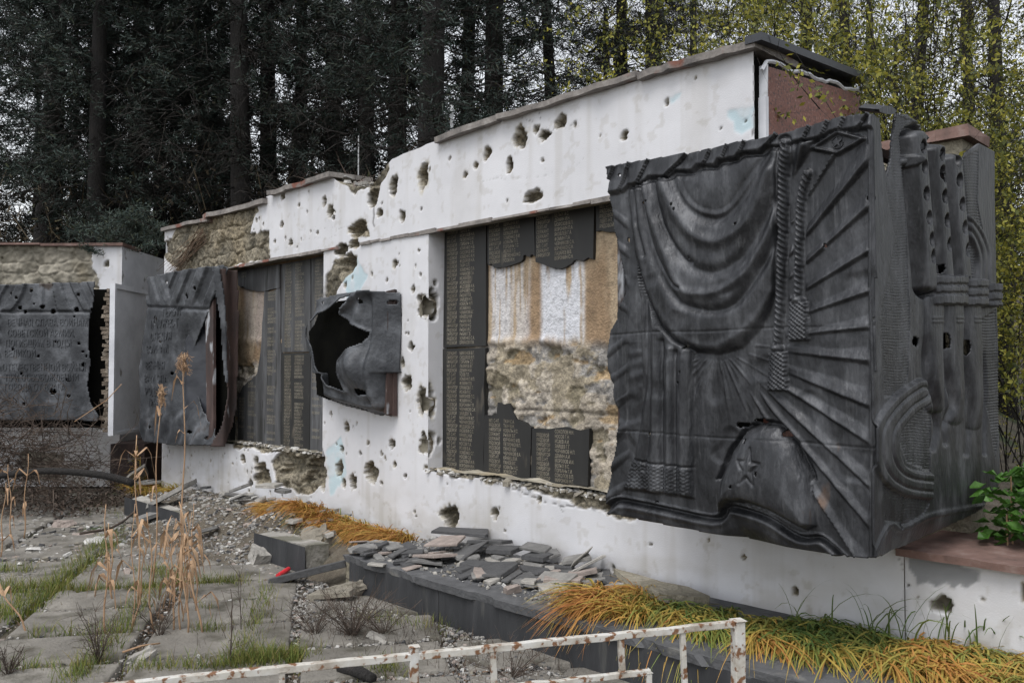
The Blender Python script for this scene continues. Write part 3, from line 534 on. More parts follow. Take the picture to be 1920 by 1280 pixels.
def H_main(px, py, U, Z):
    H = .03 * (fbm(U * 2, Z * 2, 0, 3) - .5) + .012 * (fbm(U * 7, Z * 7, 6, 3) - .5) + .004 * fbm(U * 18, Z * 18, 2, 3)
    an = np.arctan2(py - 645, px - 1345); r = np.hypot(px - 1345, py - 645); ga = np.array(sorted(math.atan2(b_[1] - 645, b_[0] - 1345) for a, b_, w in GRO[:12])); fi = np.interp(an, ga, np.arange(len(ga))); t = fi - np.floor(fi)
    k_ = .24; pr = np.where(t < k_, 1 - t / k_, .3 + .7 * ((t - k_) / (1 - k_)) ** 1.3); H += .06 * (pr - .6) * sm(50, 260, r) * (an > ga[0]) * (an < ga[-1])
    for (a, b_, w) in GRO[12:]:
        d, s, sg = dline(px, py, [a, b_]); L_ = math.dist(a, b_); H -= .022 * gs(d, w * .75) * sm(0, .15, s / L_) * sm(1., .85, s / L_) * (.5 + .5 * s / L_)
    # fine radial pleats near the hub
    H = H + .5 * .004 * np.sin(an * 23 + 1) * sm(300, 80, r) * (py > 640)
    H += .004 * np.sin(an * 46) * sm(260, 60, r) * (py > 640)
    # left ragged rib field
    lf = sm(1182, 1172, px); rib = np.sin((py - .75 * (px - 1140) * np.sign(600 - py)) / 8.6 * 1.0); H = H * (1 - lf) + lf * (.03 * np.sign(rib) * np.abs(rib) ** .5 - .02 + .02 * (fbm(U * 9, Z * 5, 3, 3) - .5))
    # right edge strip and turned frame
    e = sm(1626, 1634, px); H = H * (1 - e) + .006 * e
    # hanging cloth on the left with vertical folds
    s = sdf(px, py, HANG); body = .045 * sm(0, 9, s); f = 0
    for pts, w, a in (([(1214, 400), (1216, 560), (1213, 720), (1190, 850)], 7, -.035), ([(1232, 560), (1236, 700), (1232, 930)], 6, .018), ([(1247, 640), (1248, 870), (1246, 930)], 4, -.02), ([(1262, 655), (1262, 930)], 5, .02),
                      ([(1272, 660), (1272, 930)], 4, -.02), ([(1288, 660), (1288, 930)], 6, .018), ([(1200, 400), (1207, 560), (1202, 720)], 5, .02), ([(1225, 570), (1224, 800), (1215, 880)], 4, -.012)):
        f = f + a * gs(dline(px, py, spl(pts, 4))[0], w)
    fr = sdf(px, py, [(1160, 862), (1200, 858), (1303, 880), (1303, 930), (1160, 918)]) > 0
    tex = .0045 * np.sin(px * 1.25) * np.sign(np.sin(py * .9 + 2 * np.sin(px * .62)))
    f = f + np.where(fr, tex, 0) - .012 * gs(dline(px, py, [(1180, 858), (1230, 868), (1305, 876)])[0], 2)
    H = np.where(s > -1, np.maximum(H, body + f * sm(0, 6, s)), H)
    # the swag
    s = sdf(px, py, SWAG); R2 = .06 * (1 - np.exp(-np.clip(s, 0, 200) / 14.)); f = 0
    for pts, w, a in (([(1262, 322), (1281, 368), (1309, 401), (1351, 413), (1381, 396), (1408, 358), (1445, 293)], 11, -.05), ([(1244, 325), (1268, 385), (1302, 435), (1345, 455), (1386, 440), (1420, 405), (1450, 324)], 11, .035),
                      ([(1222, 330), (1242, 400), (1268, 462), (1300, 497), (1345, 512), (1392, 490), (1428, 440), (1460, 380)], 10, -.035), ([(1212, 345), (1236, 420), (1264, 495), (1290, 545), (1323, 552), (1351, 549), (1400, 520), (1445, 450), (1466, 380)], 8, .03),
                      ([(1205, 360), (1228, 470), (1274, 557), (1310, 578), (1356, 582), (1394, 563), (1436, 500), (1465, 430)], 8, -.038),
                      ([(1196, 430), (1214, 530), (1238, 580), (1268, 625), (1310, 648), (1345, 652), (1382, 636), (1424, 600), (1458, 545)], 9, .02),
                      ([(1205, 335), (1215, 400), (1240, 480), (1268, 530), (1283, 541)], 3.5, -.03), ([(1232, 335), (1250, 420), (1290, 485), (1306, 492)], 3.5, -.02), ([(1190, 345), (1200, 420), (1215, 480)], 4, -.03), ([(1498, 262), (1482, 350), (1478, 470)], 6, -.04), ([(1512, 275), (1497, 340), (1492, 480)], 6, .03)):
        d = dline(px, py, spl(pts, 6))[0]; f = f + a * gs(d, w)
    bowl = sdf(px, py, spl([(1262, 312), (1281, 362), (1309, 395), (1351, 406), (1381, 390), (1408, 352), (1450, 285), (1440, 265), (1345, 296)], 3)); f = f - .04 * sm(0, 12, bowl) + .012 * gs(np.hypot(px - 1350, py - 350), 30)
    H = np.where(s > -1, np.maximum(np.where(s > 0, -.02, H), R2 + (.62 * f + .014 * (fbm(U * 8, Z * 4, 9, 4) - .5)) * sm(0, 10, s)), H)
    H = np.where((s < 0) & (s > -14) & (px > 1305) & (py > 500), H - .02 * gs(s + 5, 5), H)
    # pleated valance along the top, dark line under it
    s = sdf(px, py, VAL); q = (px + .55 * py) / 40. + .35 * np.sin(px / 31.); saw = q - np.floor(q)
    H = np.where(s > -2, np.maximum(H * 0 - .01, .02 * sm(-2, 4, s) + .022 * saw + .004 * gs(s - 6, 4) - .016 * sm(.07, .0, saw)), H); H = H - .02 * gs(s + 5, 3) * (px < 1480)
    # cords and tassels
    for pts, w, y0, y1 in (([(1476, 268), (1473, 330), (1470, 440), (1465, 560), (1460, 645)], 7.5, 664, 731), ([(1516, 325), (1505, 370), (1501, 450), (1499, 555)], 7, 569, 637)):
        d, sl_, sg = dline(px, py, spl(pts, 4)); c = np.sqrt(np.clip(1 - (d / w) ** 2, 0, 1)); tw = np.sin((sl_ + d * sg * .9) * 2 * math.pi / 10.5)
        H = np.where(d < w, np.maximum(H, .0) * .4 + .03 * c + .013 * tw * c + .008, H); H = H - .02 * gs(np.abs(d) - w - 3, 3) * (d > w)
        ex, ey = pts[-1]; k = np.sqrt(np.clip(1 - ((px - ex) / 11.) ** 2 - ((py - ey - 8) / 9.) ** 2, 0, 1)); H = np.maximum(H, .06 * k)
        cx2 = ex + 1; hw = 15 + (py - y0) * .05; t = (py > y0 - 3) & (py < y1) & (np.abs(px - cx2) < hw)
        b2 = .035 * np.sqrt(np.clip(1 - ((px - cx2) / (hw + 3)) ** 2, 0, 1)) + .012 + .013 * np.sin(px * .8) * np.sin(py * .75 + px * .2); H = np.where(t, np.maximum(H, b2), H)
    # rhombus with ring and star
    rh = [(1525, 279), (1573, 248), (1622, 261), (1573, 289)]; s = sdf(px, py, rh); H = np.where(s > -3, .012 + 0 * H, H); H = H + .02 * gs(s - 1, 2.4)
    pass
    # turned-up lower frame
    lo = spl([(1130, 945), (1160, 928), (1240, 942), (1335, 962), (1350, 950), (1372, 940), (1440, 960), (1500, 996), (1545, 1000), (1600, 1050)], 4); d, _, sg = dline(px, py, lo); bel = (sg > 0) * 1.
    H = np.where(bel > 0, -.01 - .10 * sm(30, 90, d) + .022 * gs(d - 3, 3) - .03 * gs(d - 11, 5) + .014 * gs(d - 22, 6), H)
    # cap with star
    s = sdf(px, py, CAP); dome = .065 * (1 - np.exp(-np.clip(s, 0, 300) / 17.)) +   .0003 * np.clip(py - 800, 0, 200) * sm(0, 12, s)
    st = sdf(px, py, star(1415, 876, 37, .42, .62, .08)); dome = dome - .010 * gs(st, 2.2) + .006 * sm(0, 6, st)
    H = np.where(s > 0, np.maximum(dome, H * .2), np.where((s > -10) & (py < 900), H - .035 * sm(-12, -4, s), H))
    # rolled lip at the very edges
    for z_ in (1.27, 1.78): H = H - .004 * gs(Z - z_ - .004 * np.sin(U * 9), .004)
    H = H - .010 * sm(.66, .8, fbm(U * 5, Z * 5, 33, 2)) + .006 * (fbm(U * 11, Z * 11, 35, 3) - .5)
    return H + .01 * sm(12, 4, np.abs(px - 1640)) - .02 * sm(8, 0, 1640 - px)
r1 = thing('relief_block', 'big dark metal relief block with draped banner, tassels and domed cap', 'metal relief', (-2.2, 3.55, .82))
YB, XB = 3.57, -1.485
left_edge = [(1140, 313), (1145, 350), (1142, 372), (1150, 402), (1151, 432), (1160, 462), (1166, 498), (1174, 528), (1172, 552), (1158, 580), (1156, 600), (1144, 618), (1140, 650), (1138, 690), (1150, 722), (1148, 742), (1158, 770), (1160, 800), (1152, 840), (1146, 880), (1136, 930), (1137, 962)]
out1 = left_edge + [(1180, 972), (1260, 988), (1400, 1014), (1560, 1042), (1642, 1047), (1642, 214), (1600, 217), (1560, 226), (1500, 243), (1430, 261), (1380, 268), (1330, 281), (1260, 293), (1200, 303)]
holes1 = [blob(1477, 811, 7, 7), blob(1393, 797, 13, 5), blob(1425, 789, 12, 3.5), blob(1211, 380, 2.5, 2), blob(1222, 380, 2, 2), blob(1272, 386, 1.6, 2), blob(1277, 395, 1.5, 2), blob(1548, 460, 2.5, 3.5), blob(1390, 421, 2, 2), blob(1629, 372, 2, 2), blob(1402, 826, 2, 4), blob(1385, 910, 2, 2.5), blob(1432, 885, 2, 3),
          blob(1284, 698, 2, 2), blob(1278, 717, 3, 2), blob(1317, 283, 2, 4), blob(1166, 330, 2.5, 2.5), blob(1287, 650, 2, 5), blob(1178, 450, 2, 3), blob(1639, 598, 2, 2), blob(1300, 484, 2, 1.6), blob(1225, 813, 2, 2), blob(1232, 941, 2, 2)]
relief('front_relief', 'y', YB, ((-3.02, XB), (.74, 2.74)), .0052, H_main, out1, holes1, MT['bronze'], r1, -1, amp=.85)
out2 = [(1638, 213), (1650, 222), (1657, 300), (1664, 332), (1673, 300), (1676, 262), (1682, 214), (1700, 214), (1728, 232), (1752, 268), (1806, 300), (1810, 286), (1836, 268), (1868, 286), (1872, 500), (1877, 880), (1872, 915), (1830, 962), (1760, 1000), (1690, 1032), (1640, 1048), (1630, 1040), (1630, 213)]
def H_side(px, py, U, Z):
    H = .008 * (fbm(U * 3, Z * 3, 4, 3) - .5)
    wav = .006 * np.sin(py * 1.15 + 1.6 * np.sin(px / 9.) + 3 * fbm(px / 30., py / 30.))
    for A in ([(1683, 215), (1735, 235), (1745, 262), (1702, 290), (1700, 440), (1706, 600), (1703, 700), (1690, 735), (1658, 745), (1652, 600), (1662, 540), (1680, 450), (1662, 350), (1672, 280)], [(1800, 300), (1835, 280), (1832, 380), (1846, 450), (1830, 500), (1800, 430)],
              [(1838, 600), (1868, 580), (1876, 800), (1866, 860), (1842, 700)], [(1655, 890), (1690, 930), (1745, 940), (1735, 960), (1700, 985), (1660, 975)], [(1690, 740), (1745, 755), (1745, 885), (1700, 865), (1684, 820)], [(1806, 425), (1826, 470), (1828, 540), (1806, 540)]):
        s = sdf(px, py, A); H = np.where(s > 0, wav - .006, H)
    def arc(pts, w, h):
        nonlocal H
        d, _, _ = dline(px, py, spl(pts, 6)); c = (1745 - px > 0) | (px > 1790); k = sm(w + 1.5, w - 2, d) * c; H = H * (1 - k) + k * (h - .014 * gs(d - w * .4, 2.2))
    arc([(1727, 735), (1692, 760), (1662, 800), (1657, 845), (1672, 885), (1702, 905), (1748, 912)], 24, .035); arc([(1804, 410), (1828, 440), (1842, 480), (1843, 535)], 13, .03)
    for (a, b_, w, hs_) in (((1716, 258), (1738, 535), 13, [(1717, 277), (1720, 315), (1723, 365), (1728, 410), (1733, 450), (1736, 482)]), ((1752, 282), (1771, 530), 11, [(1753, 292), (1754, 325), (1758, 370), (1762, 415), (1767, 460)]),
                            ((1783, 300), (1802, 530), 11, [(1783, 303), (1785, 340), (1790, 385), (1795, 428), (1801, 470)])):
        d, s, _ = dline(px, py, [a, b_]); H = H * sm(w + 4, w + 13, d); H = H - .075 * gs(d - w - 6, 5); k = sm(w + 2.5, w - 3.5, d); H = H * (1 - k) + k * (.075 * np.sqrt(np.clip(1 - (d / (w + 3)) ** 2, 0, 1)) - .005)
        for hx, hy in hs_: H = H - .09 * sm(1.2, .8, np.hypot((px - hx) / 4.6, (py - hy) / 11.5))
    H = H + .05 * sm(1., .7, np.hypot((px - 1702) / 12., (py - 303) / 13.))
    for a, b_, w in (((1750, 560), (1752, 760), 12), ((1788, 570), (1790, 780), 12), ((1822, 575), (1826, 790), 11)):
        d, s, _ = dline(px, py, [a, b_]); H = np.where((d < w + 4) & (py > 555), np.maximum(H, .05 * np.sqrt(np.clip(1 - (d / (w + 4)) ** 2, 0, 1)) * sm(840, 730, py)), H)
    for pts, w in (([(1770, 590), (1768, 660), (1778, 720), (1783, 760), (1772, 800), (1773, 830)], 5), ([(1806, 590), (1806, 670), (1812, 730), (1818, 790), (1812, 850)], 5), ([(1736, 620), (1737, 700), (1750, 760), (1758, 800), (1750, 840)], 5), ([(1846, 640), (1848, 720), (1846, 850)], 3)):
        d, s, _ = dline(px, py, spl(pts, 5)); H = H - .055 * gs(d, w) * sm(0, 60, s) * (1 - .6 * sm(150, 260, s))
    for x0, x1, y0, y1 in ((1742, 1804, 519, 571), (1801, 1841, 525, 573), (1838, 1865, 533, 575)):
        t = (px > x0) & (px < x1) & (py > y0) & (py < y1); q = (px - (x0 + x1) / 2) / ((x1 - x0) / 2); k = np.clip(1 - q * q * .8, 0, 1) ** .5
        H = np.where(t, .12 * k - .012 * ((np.abs(py - y0 - 16) < 2.5) | (np.abs(py - y0 - 32) < 2.5)), H)
    for x0 in (1740, 1783, 1817):
        for y_ in (596, 603): H = H + .006 * gs(py - y_, 1.6) * (px > x0) * (px < x0 + 22)
    d, _, sg = dline(px, py, spl([(1640, 1040), (1668, 985), (1690, 992), (1740, 968), (1800, 955), (1880, 945)], 4)); H = H + np.where(sg > 0, -.06 * sm(4, 50, d), 0) + .016 * gs(d - 2, 3)
    return H + .02 * (fbm(U * 5, Z * 2, 9, 3) - .5)
holes2 = [blob(1717, 640, 7, 9), blob(1753, 505, 9, 9), blob(1774, 640, 3, 14), blob(1810, 650, 3, 14), blob(1722, 276, 3, 4), blob(1755, 289, 3, 4), blob(1640, 372, 2, 2), blob(1690, 985, 2, 6), blob(1757, 335, 4, 10), blob(1740, 360, 3, 8)]
ang_ = np.linspace(0, 2 * np.pi, 25); rc_ = onY(1570, 267, YB - .012); b = MB().tube([rc_ + [math.cos(q) * .026, 0, math.sin(q) * .026] for q in ang_], .0035, 6); b.prism([rc_ + [(.023 if k % 2 == 0 else .0095) * math.sin(k * math.pi / 5), 0, (.023 if k % 2 == 0 else .0095) * math.cos(k * math.pi / 5)] for k in range(10)], (0, -1, 0), .006); b.build('star_emblem', MT['bronze'], r1)
relief('side_relief', 'x', XB - .012, ((3.56, 5.2), (.72, 2.98)), .0056, H_side, out2, holes2, MT['bronze'], r1, 1, amp=.55)
# near-black boxes painting the shade inside the hollow block; frame of angle irons
b = MB(); b.box((-2.98, YB + .62, .86), (XR + .06, YB + .64, 2.6)); b.box((-2.9, YB + .05, .86), (XB - .1, YW - .01, .9)); b.box((XB - .2, YB + .1, .9), (XB - .19, 5.1, 2.5)); b.build('hollow_shade_shell', MT['void'], r1)
b = MB()
for x, y in ((-2.9, YB + .1), (XB - .12, YB + .1), (XB - .12, 4.6), (XB - .12, 5.1)):
    b.box((x - .02, y - .02, .86), (x + .02, y + .02, 2.6))
b.box((XB - .14, YB + .12, 2.56), (XB - .1, 5.1, 2.6)); b.box((-2.9, YB + .08, 2.56), (XB - .12, YB + .12, 2.6)); b.build('steel_frame', MT['rust'], r1)
p = onX([1648, 1660, 1672, 1682, 1676, 1662, 1650], [205, 198, 199, 208, 214, 214, 210], XB); b = MB().prism(p, (-.6, .1, .2), .16); b.build('curled_scrap', MT['bronze'], r1)
# brick pier with stone cap behind the block
pier = thing('stone_pier', 'rough brick pier with a tilted red cap slab standing behind the relief block', 'pier', (-1.75, 5.3, .6))
b = MB(); b.box((-2.0, 4.92, .6), (-1.57, 5.18, 2.84), j=.01); b.build('pier_shaft', MT['conc2'], pier); b = MB(); b.box((-2.03, 4.88, 2.842), (-1.53, 5.22, 2.90), j=.012); b.box((-2.32, 4.7, 2.82), (-2.04, 5.1, 2.87), j=.02); b.build('cap_slab', MT['redcap'], pier)

# ---- torn fragment in the middle of the wall
r2 = thing('torn_relief', 'small crumpled metal relief torn open with a black hole, fixed between the two niches', 'metal relief', (-6.3, YW, 1.2))
out3 = [(592, 560), (612, 556), (640, 549), (690, 543), (718, 546), (718, 655), (716, 768), (704, 783), (688, 784), (650, 772), (612, 762), (589, 752), (586, 700), (582, 672), (574, 645), (573, 615), (584, 600), (590, 584)]
hole3 = [(580, 606), (592, 598), (598, 588), (616, 582), (628, 573), (640, 560), (668, 552), (660, 566), (644, 580), (638, 590), (658, 602), (690, 624), (684, 642), (664, 656), (644, 676), (642, 700), (654, 734), (616, 722), (592, 686), (586, 650), (577, 630)]
def H_frag(px, py, U, Z):
    s = sdf(px, py, out3); r = np.clip((718 - px) / 22., 0, 1); H = -.19 * (1 - sm(0, 1, r)) - .19 * sm(20, 0, s) * (px < 745) * (py > 700)
    H = H + .13 * gs(np.hypot((px - 672) / 1., (py - 690) / 1.3), 30) + .05 * gs(dline(px, py, [(690, 545), (640, 575), (600, 600)])[0], 8) - .04 * gs(dline(px, py, [(692, 545), (690, 660), (688, 780)])[0], 5) + .04 * gs(dline(px, py, [(688, 545), (664, 625), (690, 740)])[0], 10)
    H = H + .02 * gs(sdf(px, py, hole3), 4) + .03 * (fbm(U * 6, Z * 6, 2, 4) - .5); return H + .012 * np.sign(np.sin(px * .9)) * (px > 722)
relief('crumpled_sheet', 'y', YW - .2, ((-7.4, -5.6), (1.1, 2.4)), .009, H_frag, out3, [hole3, blob(681, 735, 9, 6), blob(681, 565, 4, 3.5), blob(711, 565, 3, 3.5), blob(655, 657, 2, 2), blob(605, 568, 2, 2)], MT['sheet'], r2, -1)
ino = [(655 + (x - 655) * .93, 660 + (y - 660) * .88) for x, y in out3]; relief('hollow_shade_back', 'y', YW - .10, ((-7.4, -5.7), (1.1, 2.4)), .008, lambda px, py, U, Z: 0 * px, ino, [], MT['void'], r2, -1)  # black sheet painting the shade seen through the tear
b = MB(); b.box((-5.915, YW - .1, 1.22), (-5.86, YW - .004, 2.24), j=.006); b.box((-5.95, YW - .05, 1.2), (-5.84, YW - .01, 2.26), j=.006); b.build('mounting_strip', MT['rust'], r2)

# ---- left relief with raised lettering, right corner torn away
r3 = thing('lettered_relief', 'warped grey metal relief with raised lettering, its right edge peeled open beside the far niche', 'metal relief', (-9.7, 4.05, .75))
out4 = [(274, 519), (330, 508), (402, 494), (409, 504), (396, 532), (380, 566), (368, 600), (350, 650), (343, 690), (346, 720), (362, 770), (380, 800), (394, 836), (330, 835), (263, 828), (262, 760), (262, 690), (270, 630), (274, 570)]
def warp3(U, Z, px, py):
    return .10 * gs(dline(px, py, [(400, 500), (355, 640), (345, 720), (390, 830)])[0], 22) * -1 + .05 * (fbm(U * 1.6, Z * 1.6, 5, 3) - .5) + .015 * (fbm(U * 7, Z * 7, 5, 3) - .5)
def H_l3(px, py, U, Z):
    H = warp3(U, Z, px, py); t = sm(578, 560, py - .05 * (330 - px)); H = H + t * .018 * np.sign(np.sin((px + (py - 520) * np.where(px < 320, -.4, .35)) / 3.6)) * .7
    t = sm(770, 785, py); H = H + t * .018 * np.sin((px + (py - 800) * .3) / 3.4); H = H - .02 * gs(py - 578 + .05 * (330 - px), 3); return H
relief('lettered_sheet', 'y', 4.05, ((-10.9, -8.6), (.7, 2.75)), .011, H_l3, out4, [blob(x, y, 2, 2.4) for x, y in ((313, 530), (350, 557), (362, 540), (306, 552), (320, 700), (283, 800), (350, 810), (372, 822), (301, 640))] + [blob(293, 600, 3, 8), blob(349, 555, 3, 4)], MT['sheet'], r3, -1)
def curl(px, py, U, Z): return -.10 + .12 * gs(px - 352, 14) + .02 * (fbm(U * 5, Z * 5) - .5)
relief('peeled_inner_flap', 'y', 4.12, ((-10.0, -8.5), (.75, 2.6)), .012, curl, [(380, 570), (392, 548), (388, 600), (382, 700), (386, 800), (392, 834), (352, 800), (342, 740), (340, 690), (350, 640)], [blob(375, 625, 2, 3)], MT['flash'], r3, -1)
b = MB(); b.box((-10.6, 4.27, .82), (-8.74, 4.33, 2.62)); b.build('hollow_shade_back', MT['void'], r3)  # black slab painting the shade behind the peeled sheet
pa = onY([384, 400, 400, 388], [530, 515, 832, 832], 4.16); b = MB().prism(pa[::-1], (0, 1, 0), .03); b.build('steel_post', MT['rust'], r3)
def H_s3(px, py, U, Z): return .035 * np.sin(U * 26 + .5 * np.sin(Z * 3)) + .02 * (fbm(U * 9, Z * 2, 4, 4) - .5) + .05 * (fbm(U * 2, Z * 2, 7, 3) - .5)
relief('rusted_side_sheet', 'x', -8.69, ((4.02, 4.5), (.72, 2.66)), .012, H_s3, [(408, 498), (446, 506), (450, 600), (447, 760), (440, 800), (420, 838), (396, 838), (412, 800), (424, 745), (420, 600)], [], MT['rust'], r3, 1)
relief('grey_torn_edge', 'x', -8.66, ((3.98, 4.3), (.78, 2.68)), .01, H_s3, [(400, 494), (412, 498), (420, 560), (424, 640), (425, 720), (418, 716), (412, 600), (404, 540)], [], MT['sheet'], r3, 1)

# ================================================================ FAR LEFT WING
WB, BB = 11.6, 10.6
wing = thing('far_wall_wing', 'far stone memorial wall on the left, most plaster gone, white only at its right corner', 'memorial wall', cf(-6.5, WB))
us = np.linspace(-10.5, -5.32, 330); zs = np.linspace(0, 3.27, 210); U, Z = np.meshgrid(us, zs, indexing='ij')
P_ = np.stack([U * Rv[0] + WB * F0[0], U * Rv[1] + WB * F0[1], Z], -1); px, py = proj(P_)
def Q(pts): q = onW([p[0] for p in pts], [p[1] for p in pts], WB); return [(float(v @ Rv), float(v[2])) for v in q]
lst = [(RNG.uniform(-10, -5.4), RNG.uniform(.2, 3.2), r_, r_ * 1.3) for r_ in RNG.uniform(.012, .04, 90)]
D, C, dm = wall_paint(U, Z, [Q([(-700, 380), (178, 380), (176, 470), (174, 500), (186, 530), (186, 640), (-700, 640)])] + [Q([(40, 845), (120, 850), (110, 900), (40, 900)])], lst, 6)
mesh('plastered_front', (P_ + F0 * D[..., None]).reshape(-1, 3), grid_faces(330, 210), MT['wall'], wing, True, {'Col': C.reshape(-1, 3)})
def cbox(b, r0, r1, w0, w1, z0, z1, j=0., c=None):
    return b.box((r0, w0, z0), (r1, w1, z1), ax=[(Rv[0], Rv[1], 0), (F0[0], F0[1], 0), (0, 0, 1)], j=j, c=c)
b = MB(); cbox(b, -10.5, -5.33, WB + .12, WB + 1.4, 0, 3.25); b.build('stone_core', MT['conc2'], wing)
b = MB(); cbox(b, -5.332, -5.32, WB + .002, WB + 1.4, 0, 3.262); b.build('plastered_end', MT['white'], wing)
for r0, r1, dz in ((-10.5, -7.9, 0), (-7.88, -6.42, .01), (-6.4, -5.28, -.005)):
    b = MB(); cbox(b, r0, r1, WB - .06, WB + .5, 3.262 + dz, 3.30 + dz, j=.01); b.build('coping_slab', MT['redcap'], wing)
b = MB(); cbox(b, -5.30, -4.85, BB + .7, WB + .9, 0, .6, j=.0); b.build('plinth_gap_fill', MT['rust'], wing)  # solid rust-toned box standing in for the open gap between plinths

r4 = thing('inscribed_relief', 'dented grey metal relief with raised Cyrillic lines at the far left edge', 'metal relief', cf(-6.5, BB, .8))
out5 = [(-260, 530), (0, 533), (60, 531), (120, 529), (180, 527), (176, 560), (168, 600), (166, 640), (170, 680), (164, 720), (170, 755), (186, 780), (182, 790), (100, 788), (-260, 790)]
def H_l4(px, py, U, Z):
    H = .03 * (fbm(U * 1.5, Z * 1.5, 15, 3) - .5) + .02 * (fbm(U * 6, Z * 6, 5, 3) - .5); t = sm(590, 578, py); return H + t * .022 * np.sign(np.sin((px + (py - 530) * np.clip((85 - px) / 120, -.5, .6)) / 5.2)) * .7 + sm(5, -5, px) * .015 * np.sin(py / 4.)- .02 * gs(py - 585, 2.5)
relief('lettered_sheet', 'w', BB, ((-8.2, -4.9), (.75, 2.7)), .012, H_l4, out5, [blob(x, y, s, s) for x, y, s in ((36, 577, 3), (80, 575, 2.5), (21, 550, 2), (31, 558, 2), (57, 544, 3), (148, 552, 2), (24, 655, 2), (72, 668, 2), (139, 594, 1.6), (105, 641, 2), (148, 644, 2), (155, 659, 2), (162, 668, 2), (156, 684, 3), (100, 734, 5), (45, 757, 2), (128, 742, 2), (98, 584, 4), (142, 580, 4), (47, 584, 3), (40, 700, 2), (127, 712, 3), (65, 570, 1.5))], MT['sheet'], r4, -1)
b = MB(); cbox(b, -8.2, -5.02, BB + .2, BB + .22, .85, 2.6); b.build('hollow_shade_back', MT['void'], r4)  # black panel painting the dark inside of the block
b = MB(); cbox(b, -5.03, -4.99, BB + .05, WB - .01, .76, 2.66)
b.build('white_side_board', MT['white'], r4)
b = MB()
for z0, z1 in ((.76, .80), (2.60, 2.66)): cbox(b, -4.99, -4.965, BB + .05, WB, z0, z1)
cbox(b, -4.99, -4.965, BB + .05, BB + .11, .8, 2.6); b.build('board_frame', MT['white'], r4)
b = MB()
for k in range(34): cbox(b, -5.10 + RNG.uniform(-.04, .03), -5.035, BB + .05, BB + .15, .8 + k * .053, .845 + k * .053, j=.008)
b.build('brick_edge', MT['brick'], r4)
# raised letters
def letters(lines, plane, at, parent, Hf, size, lift=.007):
    for s_, x, y in lines:
        b = MB()
        V, F = text2d(s_, 1., ext=.5, res=1)
        u, z, dep = V[:, 0], V[:, 1], V[:, 2]
        if plane == 'w': o = onW(x, y, at); U = float(o @ Rv) + u * size * .64; Zz = o[2] + z * size; P = np.stack([U * Rv[0] + at * F0[0], U * Rv[1] + at * F0[1], Zz], -1); n = -F0
        else: o = onY(x, y, at); U = o[0] + u * size * 1.1; Zz = o[2] + z * size; P = np.stack([U, U * 0 + at, Zz], -1); n = np.array([0, -1., 0])
        qx, qy = proj(P); h = Hf(qx, qy, U, Zz); b.add(P + n * (h + dep * lift * 2)[:, None], F)
        b.build('raised_lettering', MT['sheet'], parent)
letters([("ВЕЧНАЯ СЛАВА ВОИНАМ", 14, 611), ("СОВЕТСКОЙ АРМИИ,", 14, 631), ("ПОГИБШИМ В ГОДЫ", 10, 650), ("ВЕЛИКОЙ", 8, 669), ("ОТЕЧЕСТВЕННОЙ ВОЙНЫ", 4, 695), ("ПРИ ОСВОБОЖДЕНИИ", 10, 714), ("ГОРОДА ОТ ВРАГА", 8, 732)], 'w', BB, r4, H_l4, .125)
letters([("ГЕРОИ", 307, 594), ("И МУЖЕСТ", 284, 616), ("СЛЕДУЯ", 284, 639), ("ВОИНАМ", 276, 662), ("ВЕЧНАЯ", 274, 692), ("ВАМ СЛА", 272, 716), ("РОДИНЫ", 272, 740), ("1943 г.", 278, 760)], 'y', 4.05, r3, H_l3, .13)

# ================================================================ GROUND, LEDGE, PAVING
YLF = 3.42
def land(x, y):
    w = -.716 * x + .698 * y; beh = np.maximum(sm(4.9, 5.5, y), sm(12.3, 12.9, w) * (x < -6)); hr = .62 + 2.45 * sm(-2.3, -6.5, x)
    up = beh * (hr + .02 * np.clip(np.maximum(y - 5, w - 12), 0, 60))
    nz = .05 * (fbm(x * 1.1, y * 1.1, 0, 5, 40) - .5) + .02 * (fbm(x * 6, y * 6, 0, 3, 41) - .5) + np.clip(beh, 0, 1) * .35 * (fbm(x * .3, y * .3, 0, 3, 42) - .5)
    mound = .15 * np.exp(-(((x + 8.0) / .75) ** 2 + ((y - 3.45) / .6) ** 2)) + .18 * np.exp(-(((x + 6.75) / .35) ** 2 + ((y - 3.7) / .5) ** 2)) + .04 * np.exp(-(((x + 9.2) / .9) ** 2 + ((y - 2.9) / .7) ** 2)) + .22 * sm(3.4, 3.85, y) * sm(-5.2, -5.45, x) * sm(-10.4, -9.6, x)
    return up + nz - .03 + mound * (1 - beh)
def axis(lo, hi, step, far):
    c_ = np.arange(lo, hi, step); k = np.geomspace(step, far, 46); return np.concatenate([lo - k[::-1], c_, hi + k])
gx, gy = axis(-13, 1.5, .07, 120.), axis(-2, 6., .07, 140.)
X, Y = np.meshgrid(gx, gy, indexing='ij'); Zg = land(X, Y)
tag(mesh('ground', np.stack([X, Y, Zg], -1).reshape(-1, 3), grid_faces(len(gx), len(gy)), MT['soil'], None, True), 'littered bare soil around the memorial', kind='structure')
